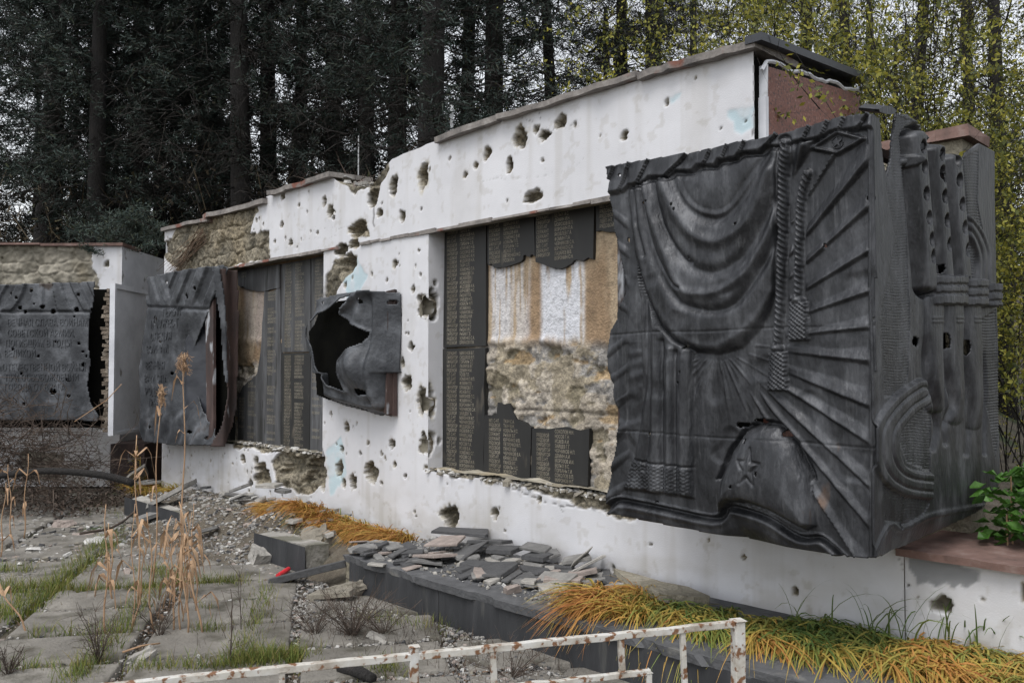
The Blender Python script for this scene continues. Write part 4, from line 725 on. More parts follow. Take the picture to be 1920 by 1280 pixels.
# paving slabs: one sheet of worn concrete slabs with open joints, laid 12 degrees off the view
ang = R_(12) + YAW; e1 = np.array([math.cos(ang), math.sin(ang)]); e2 = np.array([-math.sin(ang), math.cos(ang)])
V = []; F = []; sw, sd_ = .86, .56
o2 = cf(-3.02, 5.02)[:2]
for i in range(-8, 12):
    for j in range(-6, 11):
        c0 = o2 + e1 * sw * (i + (.0 if j % 1 == 0 else .5)) + e2 * sd_ * j
        if c0[1] > YLF - .35 or c0[0] < -11.5: continue
        if c0[0] < -8.2 and RNG.random() < .55: continue
        g0, g1 = RNG.uniform(.02, .05), RNG.uniform(.02, .045); tl = RNG.uniform(-.007, .007, 3); rot = RNG.uniform(-.02, .02)
        fz = lambda a, c_, n_: np.concatenate([[a, a + .004, a + .012], np.linspace(a + .03, c_ - .03, n_), [c_ - .012, c_ - .004, c_]]); uu, vv = fz(g0, sw - g0, 26), fz(g1, sd_ - g1, 18); nu, nv = len(uu), len(vv); u, v = np.meshgrid(uu, vv, indexing='ij'); edge = np.minimum(np.minimum(u - g0, sw - g0 - u), np.minimum(v - g1, sd_ - g1 - v))
        wx = c0[0] + e1[0] * u + e2[0] * v; wy = c0[1] + e1[1] * u + e2[1] * v; jag = fbm(wx * 5, wy * 5, i, 4, 60)
        z = .018 + tl[0] + tl[1] * (u - sw / 2) + tl[2] * (v - sd_ / 2) - .06 * (edge < .002) - .006 * (edge < .008) - .04 * sm(.66, .72, jag) * sm(.10, .02, edge) + .004 * (fbm(wx * 14, wy * 14, 3, 4) - .5) - .006 * sm(.6, .75, fbm(wx * 2.1, wy * 2.1, 5, 3)) + .012
        n0 = len(V) and sum(len(q) for q in V); V.append(np.stack([wx + .01 * (fbm(wx * 8, wy * 8, 1) - .5), wy, z], -1).reshape(-1, 3)); F.append(grid_faces(nu, nv) + n0)
tag(mesh('paving', np.vstack(V), np.vstack(F), MT['slab'], None, True), 'worn concrete paving slabs with grassy joints', kind='structure')

# granite-faced ledge at the foot of the wall
led = thing('granite_ledge', 'dark granite ledge running along the foot of the memorial wall, broken open near its middle', 'ledge', (-4, YLF, 0))
def face(x0, x1, ztop=LED - .035, parent=led, y=YLF + .03):
    n_ = max(3, int((x1 - x0) / .05)); x_ = np.linspace(x0, x1, n_); z_ = np.linspace(-.12, ztop, 9); U, Zq = np.meshgrid(x_, z_, indexing='ij')
    d = .006 * (fbm(U * 6, Zq * 6, 2, 4) - .5); mesh('front_panel', np.stack([U, y + d, Zq], -1).reshape(-1, 3), grid_faces(n_, 9), MT['dark'], parent, True)
def top(x0, x1, dz=0., cut=0., jag0=0., yb=YW - .005):
    n_ = max(6, int((x1 - x0) / .03)); x_ = np.linspace(x0, x1, n_); V = []; yy = np.linspace(0, 1, 14)
    for x in x_:
        ch = (.02 if float(vnoise(x * 5.1, 5.)) > .72 else 0) + .007 * float(vnoise(x * 31, 1.)); y0 = YLF + ch + cut
        for q in yy: V.append((x + jag0 * (float(vnoise(q * 6, x * .2)) - .5), y0 + (yb - y0) * q, LED + dz + .004 * float(vnoise(x * 9, q * 9))))
        V += [(x, yb, LED - .04 + dz), (x, y0 + .006, LED - .045 + dz)]
    k = 16; F = [(i * k + a, (i + 1) * k + a, (i + 1) * k + (a + 1) % k, i * k + (a + 1) % k) for i in range(n_ - 1) for a in range(k)] + [tuple(range(k)), tuple((n_ - 1) * k + q for q in range(k))[::-1]]
    mesh('top_slab', V, F, MT['ledge'], led)
face(-5.2, -4.2); face(-4.196, -2.35); face(-2.346, -.6); face(-.596, 2.5)
top(-5.25, -4.42, 0, 0, .12); top(-4.41, -3.32, -.003); top(-3.31, -2.1, .002, .0, .1); top(-2.09, -.9); top(-.89, .4, .003); top(.41, 2.5)
b = MB(); b.box((-5.35, YLF + .1, -.1), (2.5, YW - .01, LED - .05)); b.build('rough_core', MT['conc2'], led)
kp = thing('broken_kerb', 'short stretch of dark granite kerb left standing in the rubble', 'kerb', (-6.9, YLF, 0))
a_ = onY([470, 566], [990, 1020], YLF); face(float(a_[0][0]), float(a_[1][0]), .235, kp); b = MB(); b.box((a_[0][0] + .02, YLF + .055, -.1), (a_[1][0] - .02, YLF + .24, .235), j=.012); b.build('kerb_core', MT['concrete'], kp)
kp2 = thing('broken_kerb', 'dark granite kerb end half buried at the far left of the rubble', 'kerb', (-9, YLF, 0))
a_ = onY([228, 330], [930, 940], YLF); face(float(a_[0][0]), float(a_[1][0]), .22, kp2); b = MB(); b.box((a_[0][0] + .03, YLF + .06, -.1), (a_[1][0] - .03, YLF + .2, .2), j=.02); b.build('kerb_core', MT['concrete'], kp2)

# ================================================================ RUBBLE
def rock(b, p, s, flat=.5, c=.3, seed=None):
    """angular broken stone: cut corners"""
    n_ = RNG.integers(5, 8); an = np.sort(RNG.uniform(0, 6.283, n_)); r = RNG.uniform(.65, 1.1, n_) * s
    up = np.array([RNG.uniform(-.45, .45), RNG.uniform(-.45, .45), 1.]); up /= np.linalg.norm(up); a = np.cross(up, [1, .2, 0]); a /= np.linalg.norm(a); c2 = np.cross(up, a); h = s * flat * RNG.uniform(.6, 1.2); k = RNG.uniform(.7, 1.)
    B_ = [p + a * math.cos(q) * rr + c2 * math.sin(q) * rr - up * h * .5 for q, rr in zip(an, r)]; T_ = [p + (a * math.cos(q) * rr + c2 * math.sin(q) * rr) * k + up * h * RNG.uniform(.35, .6) for q, rr in zip(an, r)]
    b.add(B_ + T_, [tuple(range(n_))[::-1], tuple(range(n_, 2 * n_))] + [(i, (i + 1) % n_, n_ + (i + 1) % n_, n_ + i) for i in range(n_)], c)
def gz(p, lo=0.): return float(land(np.array(p[0]), np.array(p[1])))
b = MB()
zones = [([(235, 900), (420, 905), (500, 930), (640, 1010), (560, 1100), (440, 1060), (330, 1010), (240, 960)], 5200, (.006, .035)), ([(150, 960), (470, 1000), (640, 1090), (700, 1150), (560, 1180), (330, 1130), (180, 1060)], 4200, (.004, .024)),
         ([(0, 950), (230, 950), (260, 1040), (0, 1060)], 1100, (.006, .045)), ([(560, 1100), (860, 1170), (1100, 1280), (700, 1280), (520, 1190)], 4800, (.003, .024)), ([(0, 1020), (560, 1060), (700, 1280), (0, 1280)], 5200, (.003, .017)),
         ([(560, 1020), (660, 1040), (720, 1120), (580, 1110)], 900, (.006, .03))]
for poly, n_, (s0, s1) in zones:
    P = np.array(poly, float); lo, hi = P.min(0), P.max(0); q = RNG.uniform(lo, hi, (n_ * 2, 2)); q = q[inside(q[:, 0], q[:, 1], poly)][:n_]; W = onZ(q[:, 0], q[:, 1], .03)
    zz = land(W[:, 0], W[:, 1])
    for (x, y, _), z in zip(W, zz):
        if y > YLF - .0 and x > -6.2: continue
        if y > YW - .03: continue
        s = s0 + (s1 - s0) * RNG.random() ** 3; rock(b, np.array([x, y, max(z, .015) + s * .25]), s, .6, RNG.choice([0., .17, .17, .33, .33, .5, .66, .83, 1.]))
for _ in range(1800):                                       # chips on the ledge
    x = RNG.uniform(-5.3, -3.0); y = RNG.uniform(YLF + .12, YW - .02); s = .004 + .02 * RNG.random() ** 3; rock(b, np.array([x, y, LED + s * .3]), s, .6, RNG.choice([.17, .33, .5, .66, 1.]))
for _ in range(700):                                        # crumbs along the broken wall top
    px = RNG.choice([RNG.uniform(500, 735), RNG.uniform(300, 500)], p=[.8, .2]); x = float(onY(px, 340, YW)[0]); s = .006 + .05 * RNG.random() ** 3; rock(b, np.array([x, YW + RNG.uniform(.02, .6), float(top_z(x)) + s * .3 + .02]), s, .7, RNG.choice([.17, .33, .5, .5, .66, .83]))
tag(b.build('rubble', MT['rubble'], None, off=(-6, 2.5, 0)), 'stone chips and mortar crumbs strewn over paving and ledge', 'rubble', kind='stuff')
# individual lumps and slabs
LUMP = [(118, 985, .11, .8, .83, 'rounded pale concrete lump at the left beside the dry stalks'), (160, 1000, .13, .3, .83, 'thin pale broken plate right of the rounded concrete lump'), (190, 1015, .14, .25, .66, 'flat whitish plate lying below the bent branch'), (65, 1030, .10, .3, .66, 'small white fragment nearest the left edge of the rubble'),
        (118, 1040, .07, .3, .66, 'tiny white fragment below the pale lump'), (265, 1232, .11, .45, .33, 'lone grey concrete chunk on the front slab with a twig on it'), (645, 1110, .20, .55, .5, 'big pale mortar boulder behind the dark thorny twigs'), (480, 1055, .12, 1.1, .33, 'grey pointed stone standing beside the broken kerb'),
        (715, 1195, .09, .35, .33, 'flat grey stone on the gravel below the ledge'), (250, 1072, .09, .5, .83, 'white stone between the dry stalks'), (350, 1055, .1, .3, .66, 'pale flat stone right of the dry stalks'), (590, 1055, .19, .8, .5, 'rough tan mortar block in the gap of the ledge'), (440, 925, .07, .5, .66, 'small pale stone at the wall foot near the far niche'),
        (960, 1112, .055, .9, .83, 'small round pebble lump at the slab pile front'), (875, 1253, .035, .5, .66, 'white crumpled scrap on the gravel behind the railing')]
for px, py, s, fl, c, lab in LUMP:
    zb = LED if lab.startswith('small round') else .03; p = onZ(px, py, zb); z0 = zb if zb > .1 else max(gz(p), .01); b = MB(); rock(b, np.array([p[0], p[1], z0 + s * fl * .4]), s, fl, c)
    if s > .1 and fl > .4: rock(b, np.array([p[0] + s * .3, p[1] + s * .2, z0 + s * fl * .3]), s * .8, fl, c)
    o = b.build('concrete_lump', MT['rubble'], None, off=(p[0], p[1], z0)); tag(o, lab, 'rubble lump')
    if s > .09:
        sd2 = o.modifiers.new('s', 'SUBSURF'); sd2.levels = sd2.render_levels = 3; sd2.subdivision_type = 'SIMPLE'; tx = bpy.data.textures.new('chip', 'CLOUDS'); tx.noise_scale = .05; dm_ = o.modifiers.new('d', 'DISPLACE'); dm_.texture = tx; dm_.strength = s * .22; dm_.mid_level = .5; dm_.texture_coords = 'LOCAL'
def shard(px, py, L_, Wd, th, rot, tx, ty, dz, c, lab=None, zb=LED, grp=None):
    p = onZ(px, py, zb); p[1] = min(p[1], YW - .04 - .5 * max(abs(L_ * math.sin(rot)), abs(Wd * math.cos(rot)))) if p[1] > 3.3 else p[1]; z0 = zb if zb > .1 else max(gz(p), .02); an = np.array([.785, 2.356, 3.927, 5.5]) + RNG.uniform(-.28, .28, 4); an = np.sort(np.append(an, RNG.uniform(0, 6.28, 1))); n_ = len(an); P = []
    for q in an:
        sq = 1 / max(abs(math.cos(q)), abs(math.sin(q))) * RNG.uniform(.8, 1.0); P.append((math.cos(q) * sq * L_ / 2, math.sin(q) * sq * Wd / 2))
    rc, rs = math.cos(rot), math.sin(rot); V = []
    for zz, k in ((0, 1.), (th, RNG.uniform(.93, .99))):
        for x, y in P:
            x2, y2 = x * k + RNG.uniform(-.004, .004), y * k + RNG.uniform(-.004, .004); X_, Y_ = x2 * rc - y2 * rs, x2 * rs + y2 * rc; V.append((p[0] + X_, p[1] + Y_, z0 + dz + zz + tx * X_ + ty * Y_))
    b = MB().add(V, [tuple(range(n_))[::-1], tuple(range(n_, 2 * n_))] + [(i, (i + 1) % n_, n_ + (i + 1) % n_, n_ + i) for i in range(n_)], c)
    o = b.build('broken_slab', MT['rubble'], None, off=(p[0], p[1], z0)); bv = o.modifiers.new('b', 'BEVEL'); bv.width = .003; bv.segments = 1
    return tag(o, lab, 'broken slab', grp)
GS = 'broken facing slabs heaped on the ledge'
for a in ((905, 1020, .52, .18, .035, .25, .02, .1, .11, 0., 'long black slab lying uppermost at the back of the heap'), (815, 1052, .36, .24, .035, -.15, .15, -.1, .03, .83, 'pale pink slab at the left front of the heap'), (838, 1035, .30, .2, .03, .2, .1, .2, .075, .83, 'pinkish white slab with layered edge leaning on the pink one'),
          (925, 1080, .30, .22, .05, .1, .1, .25, .03, 0., 'thick black block slab at the middle front of the heap'), (945, 1050, .26, .16, .05, .3, .05, .1, .06, .0, 'black slab with white mortar end behind the thick block'), (965, 1030, .3, .2, .04, .5, .1, -.1, .08, .02, 'dark sheet slab tilted against the wall side of the heap'),
          (870, 1045, .34, .3, .02, .0, .25, .3, .04, .03, 'thin dark sheet slab bridging the middle of the heap'), (815, 1062, .001, .001, .001, 0, 0, 0, 0, 0, None), (775, 1040, .24, .16, .03, -.2, .1, .1, .02, .17, 'grey slab with white top at the left end of the heap'), (720, 1025, .3, .16, .02, .1, .02, .05, .02, .25, 'thin light slab at the far left end of the heap'),
          (735, 1033, .24, .12, .025, -.3, .1, .1, .03, .17, 'narrow grey slab beside the thin light slab'), (1040, 1098, .24, .18, .055, .2, .05, .3, .02, .25, 'sawn grey granite block near the orange tuft'), (1082, 1090, .24, .1, .05, .6, .25, .1, .03, .83, 'pink and grey layered slab near the orange tuft'), (1112, 1078, .24, .14, .03, .9, .5, .2, .07, .6, 'tan slab leaning at the right end of the heap'),
          (1140, 1062, .14, .1, .02, 1.2, 1.1, .3, .09, .6, 'small tan slab standing on edge, rightmost of the heap'), (1088, 1072, .2, .13, .04, .4, .15, .2, .08, .2, 'grey slab with bright edge beside the tan slab'), (1010, 1062, .24, .15, .045, -.2, .1, .15, .06, .0, 'black slab wedged behind the sawn granite block'), (1045, 1048, .2, .14, .03, .3, -.1, .1, .1, .12, 'small dark slab at the back right of the heap'),
          (1075, 1052, .18, .12, .03, -.5, .1, .2, .08, .14, 'dark grey slab touching the wall at the back right'), (985, 1095, .2, .12, .03, .2, .1, .1, .01, .83, 'flat pink slab piece at the front lip'), (890, 1068, .22, .12, .05, .0, .05, .1, .02, .0, 'squat black block left of the thick block slab')):
    if a[10]: shard(*a[:2], a[2] * 1.15, a[3] * 1.1, a[4] * .62, *a[5:], grp=GS)
for _ in range(46): shard(RNG.uniform(700, 1130), 0 + RNG.uniform(0, 1), .1, .1, .02, 0, 0, 0, 0, 0) if False else None
rg = [(RNG.random(), RNG.random()) for _ in range(95)]
for t, v in rg[:64] + [(.45 + .55 * a, b_) for a, b_ in rg[64:]] + [(.5 + .5 * RNG.random(), RNG.random()) for _ in range(26)]:
    px = 672 + 490 * t; yb_ = 1022 + 54 * t; shard(px, yb_ + v * (34 + 18 * t), RNG.uniform(.08, .27), RNG.uniform(.06, .16), RNG.uniform(.010, .024), RNG.uniform(0, 3.1), RNG.uniform(-.15, .15), RNG.uniform(-.1, .18), RNG.uniform(.0, .035), RNG.choice([0, 0, 0, .03, .03, .1, .17, .2, .33, .83]), 'small splintered facing slab among the heap on the ledge', grp='small splinters among the heap')
GR = 'broken slabs in the rubble on the plaza'
for a in ((585, 1090, .75, .14, .05, .75, .25, .1, .06, 0., 'long charred slab leaning from the gravel to the ledge end'), (320, 975, .5, .34, .05, .9, .35, .4, .12, .25, 'large grey slab tilted in the rubble behind the dry stalks'), (275, 985, .3, .22, .04, .2, .1, .2, .04, .17, 'grey slab lying left of the large tilted slab'), (425, 905, .34, .26, .04, -.6, .9, .5, .2, .33, 'grey plate leaning against the white wall foot'),
          (395, 915, .35, .14, .03, .2, .1, .1, .14, .17, 'dark plate lying in front of the leaning plate'), (345, 915, .4, .16, .04, .3, .1, .1, .12, .17, 'grey plate below the far grass tuft'), (300, 905, .3, .12, .03, .1, .1, .1, .1, .25, 'light plate at the edge of the far grass tuft'), (505, 995, .3, .16, .03, .2, .05, .1, .24, .33, 'light slab lying on top of the broken kerb'),
          (530, 1000, .3, .12, .03, -.1, .05, .1, .22, .1, 'dark slab lying beside the light one on the kerb'), (620, 1120, .4, .16, .035, .6, .1, .1, .02, .5, 'pale slab below the charred slab'), (390, 1015, .22, .14, .03, 1.2, .3, .1, .05, .17, 'dark slab edge right of the tall stalks'), (450, 985, .25, .14, .03, .4, .3, .2, .14, .17, 'small dark slab left of the broken kerb')):
    shard(*a, zb=.03, grp=GR)
for _ in range(34):
    px = RNG.uniform(370, 640); py = 890 + (px - 370) * .42 + RNG.uniform(0, 75); shard(px, py, RNG.uniform(.1, .3), RNG.uniform(.06, .18), RNG.uniform(.012, .03), RNG.uniform(0, 3.1), RNG.uniform(-.3, .3), RNG.uniform(-.2, .3), RNG.uniform(.02, .07), RNG.choice([0, .05, .17, .17, .25, .33, .66]), 'small broken slab lying in the rubble slope at the wall foot', zb=.03, grp='small slabs in the rubble slope')
b = MB(); p = onZ([420, 700], [0, 0], 0) if False else None
pa, pb = onZ([521, 541], [1079, 1066], .05); b.tube([pa, pb], .018, 10); o = b.build('red_tube', MT['red'], None, off=tuple(pa)); tag(o, 'small red plastic tube lying in the rubble by the kerb', 'tube')
pa, pb = onZ([1150, 1290], [1092, 1118], LED + .02); b = MB(); n_ = 12
for k in range(n_ - 1): pass
poly = onZ([1150, 1195, 1240, 1290, 1330, 1300, 1240, 1180], [1078, 1090, 1104, 1114, 1132, 1134, 1128, 1104], LED + .03)
b.prism(poly, (0, .1, 1), .045, c=.17); tag(b.build('stone_offcut', MT['conc2'], None, off=tuple(poly[0])), 'long grey-brown stone strip lying against the wall behind the orange grass', 'stone strip')
for px0, py0, px1, py1, r, lab in ((640, 1250, 700, 1272, .035, 'short charred log lying behind the railing'), (230, 1222, 300, 1205, .006, 'bent twig lying on the lone concrete chunk')):
    pa, pb = onZ([px0, px1], [py0, py1], .05); b = MB().tube([pa, (pa + pb) / 2 + [0, 0, .01], pb], [r, r * .9, r * .7], 9); tag(b.build('wood_piece', MT['bark'] if r > .01 else MT['straw'], None, True, off=tuple(pa)), lab, 'wood')

# ================================================================ GRASSES AND DRY PLANTS
def blades(name, roots, length, width, lean, m, label, cat, kind='stuff', shade=(0, 1), seg=5, droop=1., group=None, upr=.8, off=None, shf=None):
    """arching blades, each a curved tapering ribbon"""
    roots = np.asarray(roots); n = len(roots); L_ = RNG.uniform(*length, n); W_ = RNG.uniform(*width, n); a = RNG.uniform(0, 2 * np.pi, n)
    d = np.stack([np.cos(a), np.sin(a), 0 * a], -1) * RNG.uniform(.15, .9, (n, 1)) + np.array(lean); side = np.cross(d, [0, 0, 1.]); side /= np.linalg.norm(side, axis=1)[:, None] + 1e-9
    side = side + RNG.normal(0, .35, (n, 3)); side /= np.linalg.norm(side, axis=1)[:, None]
    t = np.linspace(0, 1, seg + 1); V = np.zeros((n, seg + 1, 2, 3))
    dr = RNG.uniform(.6, 1.3, n) * droop
    for k, q in enumerate(t):
        c = roots + d * (L_ * (q ** 1.25))[:, None] * .8 + np.array([0, 0, 1.]) * (L_ * (upr * q - dr * q * q * .75))[:, None]
        w = (W_ * (1 - q ** 2.2) * .5 + .0004)[:, None]; V[:, k, 0] = c - side * w; V[:, k, 1] = c + side * w
    base = (np.arange(n) * (seg + 1) * 2)[:, None] + np.arange(seg)[None, :] * 2; F = np.stack([base, base + 1, base + 3, base + 2], -1).reshape(-1, 4)
    s = RNG.uniform(shade[0], shade[1], n) if shf is None else np.clip(shf(roots) + RNG.normal(0, .14, n), 0, 1)
    tipy = np.repeat(s, (seg + 1) * 2)
    zl = 0
    o = mesh(name, V.reshape(-1, 3), F, m, None, True, {'shade': tipy}, off=off if off is not None else roots.mean(0)); return tag(o, label, cat, group, kind)
def along(pts, n, z=LED, y0=0., y1=0.):
    """roots between two picked lines"""
    P = np.array(pts, float); i = RNG.integers(0, len(P) - 1, n); t = RNG.random(n); q = P[i] + (P[i + 1] - P[i]) * t[:, None]; v = RNG.random(n)
    r = onZ(q[:, 0], q[:, 1] + (q[:, 2] - q[:, 1]) * v, z + .01); return r
rts = along([(482, 950, 968), (530, 940, 985), (600, 955, 995), (680, 975, 1002), (760, 998, 1008), (795, 1006, 1012)], 6500, .27); rts[:, 1] = np.minimum(rts[:, 1], YW - .03); rts[:, 1] = np.where(rts[:, 1] > 4.2, rts[:, 1], rts[:, 1] * .5 + 2.1)
for r in rts: pass
rts[:, 2] = np.maximum(land(rts[:, 0], rts[:, 1]), .12) ; blades('sedge_tuft', rts, (.20, .36), (.006, .011), (.15, -.75, 0), MT['sedge'], 'low orange grass tuft drooping along the wall foot, left of the slab heap', 'grass tuft', shf=lambda r: .27 + .42 * sm(4.15, 4.33, r[:, 1]), upr=.95, droop=1.15)
rts = np.vstack([along([(1098, 1124, 1142), (1150, 1112, 1160), (1215, 1118, 1165)], 1100, LED), ])
def clump(r, per, sp_):
    c_ = r[RNG.integers(0, len(r), max(1, len(r) // per))]; q = c_[RNG.integers(0, len(c_), len(r))] + RNG.normal(0, sp_, r.shape) * [1, 1, 0]; q[:, 1] = np.minimum(q[:, 1], YW - .03); return q
rts = clump(rts, 70, .03)
def tuft_sh(r): return .55 + .9 * (fbm(r[:, 0] * 3.0, r[:, 1] * 3.0, 0, 3, 8) - .5) * 1.6
blades('sedge_tuft', rts, (.24, .46), (.005, .012), (-.2, -.6, 0), MT['sedge'], 'arching orange and green grass tuft at the right end of the slab heap', 'grass tuft', shf=lambda r: tuft_sh(r) - .1, upr=.74, droop=1.15)
rts = along([(1215, 1128, 1165), (1300, 1142, 1185), (1400, 1155, 1205), (1500, 1168, 1222), (1600, 1182, 1240), (1700, 1196, 1258), (1800, 1212, 1275), (1920, 1234, 1296), (2050, 1250, 1320)], 5600, LED)
rts = clump(rts, 60, .035)
blades('sedge_strip', rts, (.26, .50), (.006, .012), (.3, -.45, 0), MT['sedge'], 'long strip of yellow, green and orange drooping grass in front of the low wall', 'grass tuft', shf=lambda r: tuft_sh(r) + .03 - .22 * sm(4.25, 3.7, r[:, 1]), upr=.56, droop=1.15)
rts = along([(1480, 1165, 1180), (1700, 1195, 1215), (1800, 1210, 1225), (1900, 1226, 1240)], 60, LED); blades('grass_sprig', rts, (.25, .42), (.006, .01), (.3, -.1, 0), MT['sedge'], 'dark green upright grass sprigs against the low wall', 'grass sprigs', shade=(.85, 1), upr=1.2, droop=.9)
rts = along([(250, 880, 900), (300, 870, 905), (360, 880, 905), (395, 895, 905)], 1100, .2); rts[:, 2] = land(rts[:, 0], rts[:, 1]) + .02; rts[:, 1] = np.minimum(rts[:, 1], YW - .03); blades('sedge_tuft', rts, (.2, .4), (.007, .014), (-.1, -.5, 0), MT['sedge'], 'green and orange grass tuft below the lettered relief', 'grass tuft', shf=lambda r: .45 + .45 * sm(-10.2, -9.6, r[:, 0]), upr=1.1, droop=1.1)
def pix_band(pts, n, w, z=.0):
    P = np.array(pts, float); i = RNG.integers(0, len(P) - 1, n); t = RNG.random(n); q = P[i] + (P[i + 1] - P[i]) * t[:, None]; r = onZ(q[:, 0], q[:, 1], z); r[:, :2] += RNG.normal(0, w, (n, 2)); r[:, 2] = -.03; return r
bands = [([(0, 1170), (95, 1110), (190, 1035), (235, 1005)], 3600, .075), ([(0, 1120), (90, 1105)], 700, .05), ([(130, 1290), (170, 1255), (230, 1180), (300, 1100)], 1500, .05), ([(0, 1075), (60, 1073)], 200, .04), ([(0, 1110), (20, 1100)], 200, .06), ([(100, 1113), (330, 1108)], 900, .04), ([(330, 1102), (440, 1098)], 500, .04),
         ([(440, 1250), (560, 1240)], 2000, .065), ([(450, 1240), (475, 1180), (500, 1110)], 700, .05), ([(370, 1192), (420, 1192)], 160, .02), ([(250, 1262), (440, 1258)], 500, .03), ([(60, 1197), (250, 1190)], 220, .025), ([(280, 1075), (330, 1090)], 500, .06), ([(380, 1150), (400, 1150)], 60, .02), ([(700, 1262), (740, 1272)], 350, .05), ([(670, 1165), (840, 1190)], 260, .06), ([(300, 1092), (470, 1100)], 300, .05), ([(0, 1265), (120, 1263)], 160, .03), ([(160, 950), (260, 985)], 120, .12)]
rts = np.vstack([pix_band(a, n, w) for a, n, w in bands])
blades('joint_grass', rts, (.05, .15), (.0025, .005), (0, 0, 0), MT['grass'], 'green and yellowing grass growing in the joints between paving slabs', 'grass', shade=(0, 1), seg=3, upr=1.3, droop=.55, off=(-5, 1.5, 0))
rts = np.vstack([pix_band(a, n // 2, w * 1.4) for a, n, w in bands] + [pix_band([(0, yy), (700, yy + 4)], 420, .035) for yy in (1045, 1077, 1111, 1154, 1203, 1264)])
blades('dead_joint_grass', rts, (.03, .12), (.003, .007), (0, 0, 0), MT['litter'], 'dead brown grass matted along the paving joints', 'dead grass', seg=3, upr=.8, droop=.7, off=(-5, 1.5, 0))
# scattered weeds
rts = pix_band([(500, 1180), (700, 1180), (900, 1230), (1000, 1270)], 1400, .3); rts = rts[rts[:, 1] < YLF - .02]; blades('dead_weeds', rts, (.04, .16), (.002, .004), (0, 0, 0), MT['brush'], 'thin brown dead weeds over the gravel in front of the ledge', 'dead weeds', seg=3, upr=1.2, droop=.4, off=(-4, 2, 0))
rts = np.stack([RNG.uniform(-11.5, -2.5, 26000), RNG.uniform(-.5, 3.4, 26000), np.full(26000, .012)], -1); k = (fbm(rts[:, 0] * 1.2, rts[:, 1] * 1.2, 0, 3, 77) > .5); rts = rts[k]
blades('leaf_litter', rts, (.03, .09), (.008, .022), (0, 0, 0), MT['litter'], 'brown leaf litter and dead grass scattered over the plaza', 'leaf litter', seg=2, upr=.35, droop=.3, off=(-9, 1.5, 0))

def stalk(px, base_y, top_y, lean=0., z=0., r=.006, plume=None, leaves=2, lab='', nod=0., kinks=1.):
    p0 = onZ(px, base_y, z); w = float((p0 - EYEP) @ F0); t0 = onW(px + lean, top_y, w); n_ = 9; P = [p0 + (t0 - p0) * q + Rv * .012 * math.sin(q * 9 + px) * kinks for q in np.linspace(0, 1, n_)]; P = np.array(P); root = thing('dry_stalk', lab, 'dry stalk', tuple(p0), 'dry reed stalks on the plaza')
    b = MB().tube(P, np.linspace(r, r * .45, n_), 6); b.build('stem', MT['straw'], root, True)
    for k in range(leaves):
        i = RNG.integers(2, n_ - 1); s = P[i]; a = RNG.uniform(0, 6.28); d = Rv * math.cos(a) + F0 * math.sin(a) * .6; L_ = RNG.uniform(.14, .3); Q_ = []
        for q in np.linspace(0, 1, 7): Q_.append(s + d * L_ * (q * .9 if q < .45 else .4 + (q - .45) * .25) + np.array([0, 0, L_ * (.9 * q - 1.9 * max(0, q - .35) - .2 * q)]))
        V = []; 
        for j, c in enumerate(Q_): w_ = .012 * (1 - (j / 6.) ** 2) + .002; s2 = np.cross(d, [0, 0, 1.]) + RNG.normal(0, .25, 3); V += [c - s2 * w_, c + s2 * w_]
        mesh('leaf', V, [(2 * j, 2 * j + 1, 2 * j + 3, 2 * j + 2) for j in range(6)], MT['straw'], root, True)
    if plume:
        b = MB(); top_ = P[-1]; hgt, spread, cnt = plume
        for k in range(cnt):
            a = RNG.uniform(0, 6.28); s = top_ - np.array([0, 0, RNG.uniform(0, hgt * .8)]); d = (Rv * math.cos(a) + F0 * math.sin(a)) * RNG.uniform(.3, 1) * spread; m_ = s + d * .6 + np.array([0, 0, hgt * .35]); e_ = s + d * 1.2 + np.array([0, 0, hgt * .22 * RNG.uniform(-.5, 1)])
            b.tube([s, m_, e_], [.0022, .0022, .001], 3, cap=False)
            for q in range(4): u = m_ + (e_ - m_) * RNG.random(); b.tube([u, u + RNG.normal(0, .012, 3)], [.003, .001], 3, cap=False)
        b.build('seed_head', MT['straw'], root)
    return root
stalk(342, 1050, 672, 4, plume=(.17, .07, 60), leaves=3, lab='tallest dry stalk with a bushy seed head, in front of the lettered relief', r=.009)
stalk(288, 1105, 732, 12, plume=(.16, .025, 40), leaves=2, lab='tall dry stalk with narrow brown seed head, left of the tallest', r=.007)
for px, by, ty, ln, nl, lab in ((262, 1150, 815, -8, 4, 'dry stalk bent over at its top by the white board'), (198, 1195, 945, 2, 3, 'straight dry stalk at the left of the middle cluster'), (210, 1130, 980, -4, 2, 'short dry stalk with drooping tip beside the straight one'), (322, 1190, 955, 20, 4, 'pale dry stalk split open at its base, right in the cluster'),
                              (352, 1195, 945, -14, 3, 'dry stalk leaning left at the right of the cluster'), (285, 1185, 960, -6, 3, 'dry stalk in the middle of the cluster with torn leaves'), (335, 1190, 1010, 12, 3, 'low frayed dry stalk beside the pale split one'), (0, 1050, 905, 10, 2, 'dry stalk cut by the left edge of the plaza'),
                              (22, 1010, 870, -6, 3, 'rust coloured dry stalk in the far left bunch'), (44, 1015, 850, 8, 3, 'tallest stalk of the far left bunch with a white tip'), (55, 1190, 1090, -60, 1, 'single straw leaning left in the left foreground'), (250, 1180, 1000, 30, 2, 'thin dry stalk crossing the middle cluster'), (378, 1195, 940, -40, 2, 'long straw leaning left over the cluster')):
    stalk(px, by, ty, ln, leaves=nl + 1, lab=lab, r=.0065)
for q in range(9):
    stalk(RNG.uniform(195, 390), RNG.uniform(1110, 1200), RNG.uniform(930, 1040), RNG.uniform(-22, 22), leaves=5, lab='thin frayed dry stalk among the middle cluster', r=.0045)['group'] = 'thin stalks of the middle cluster'
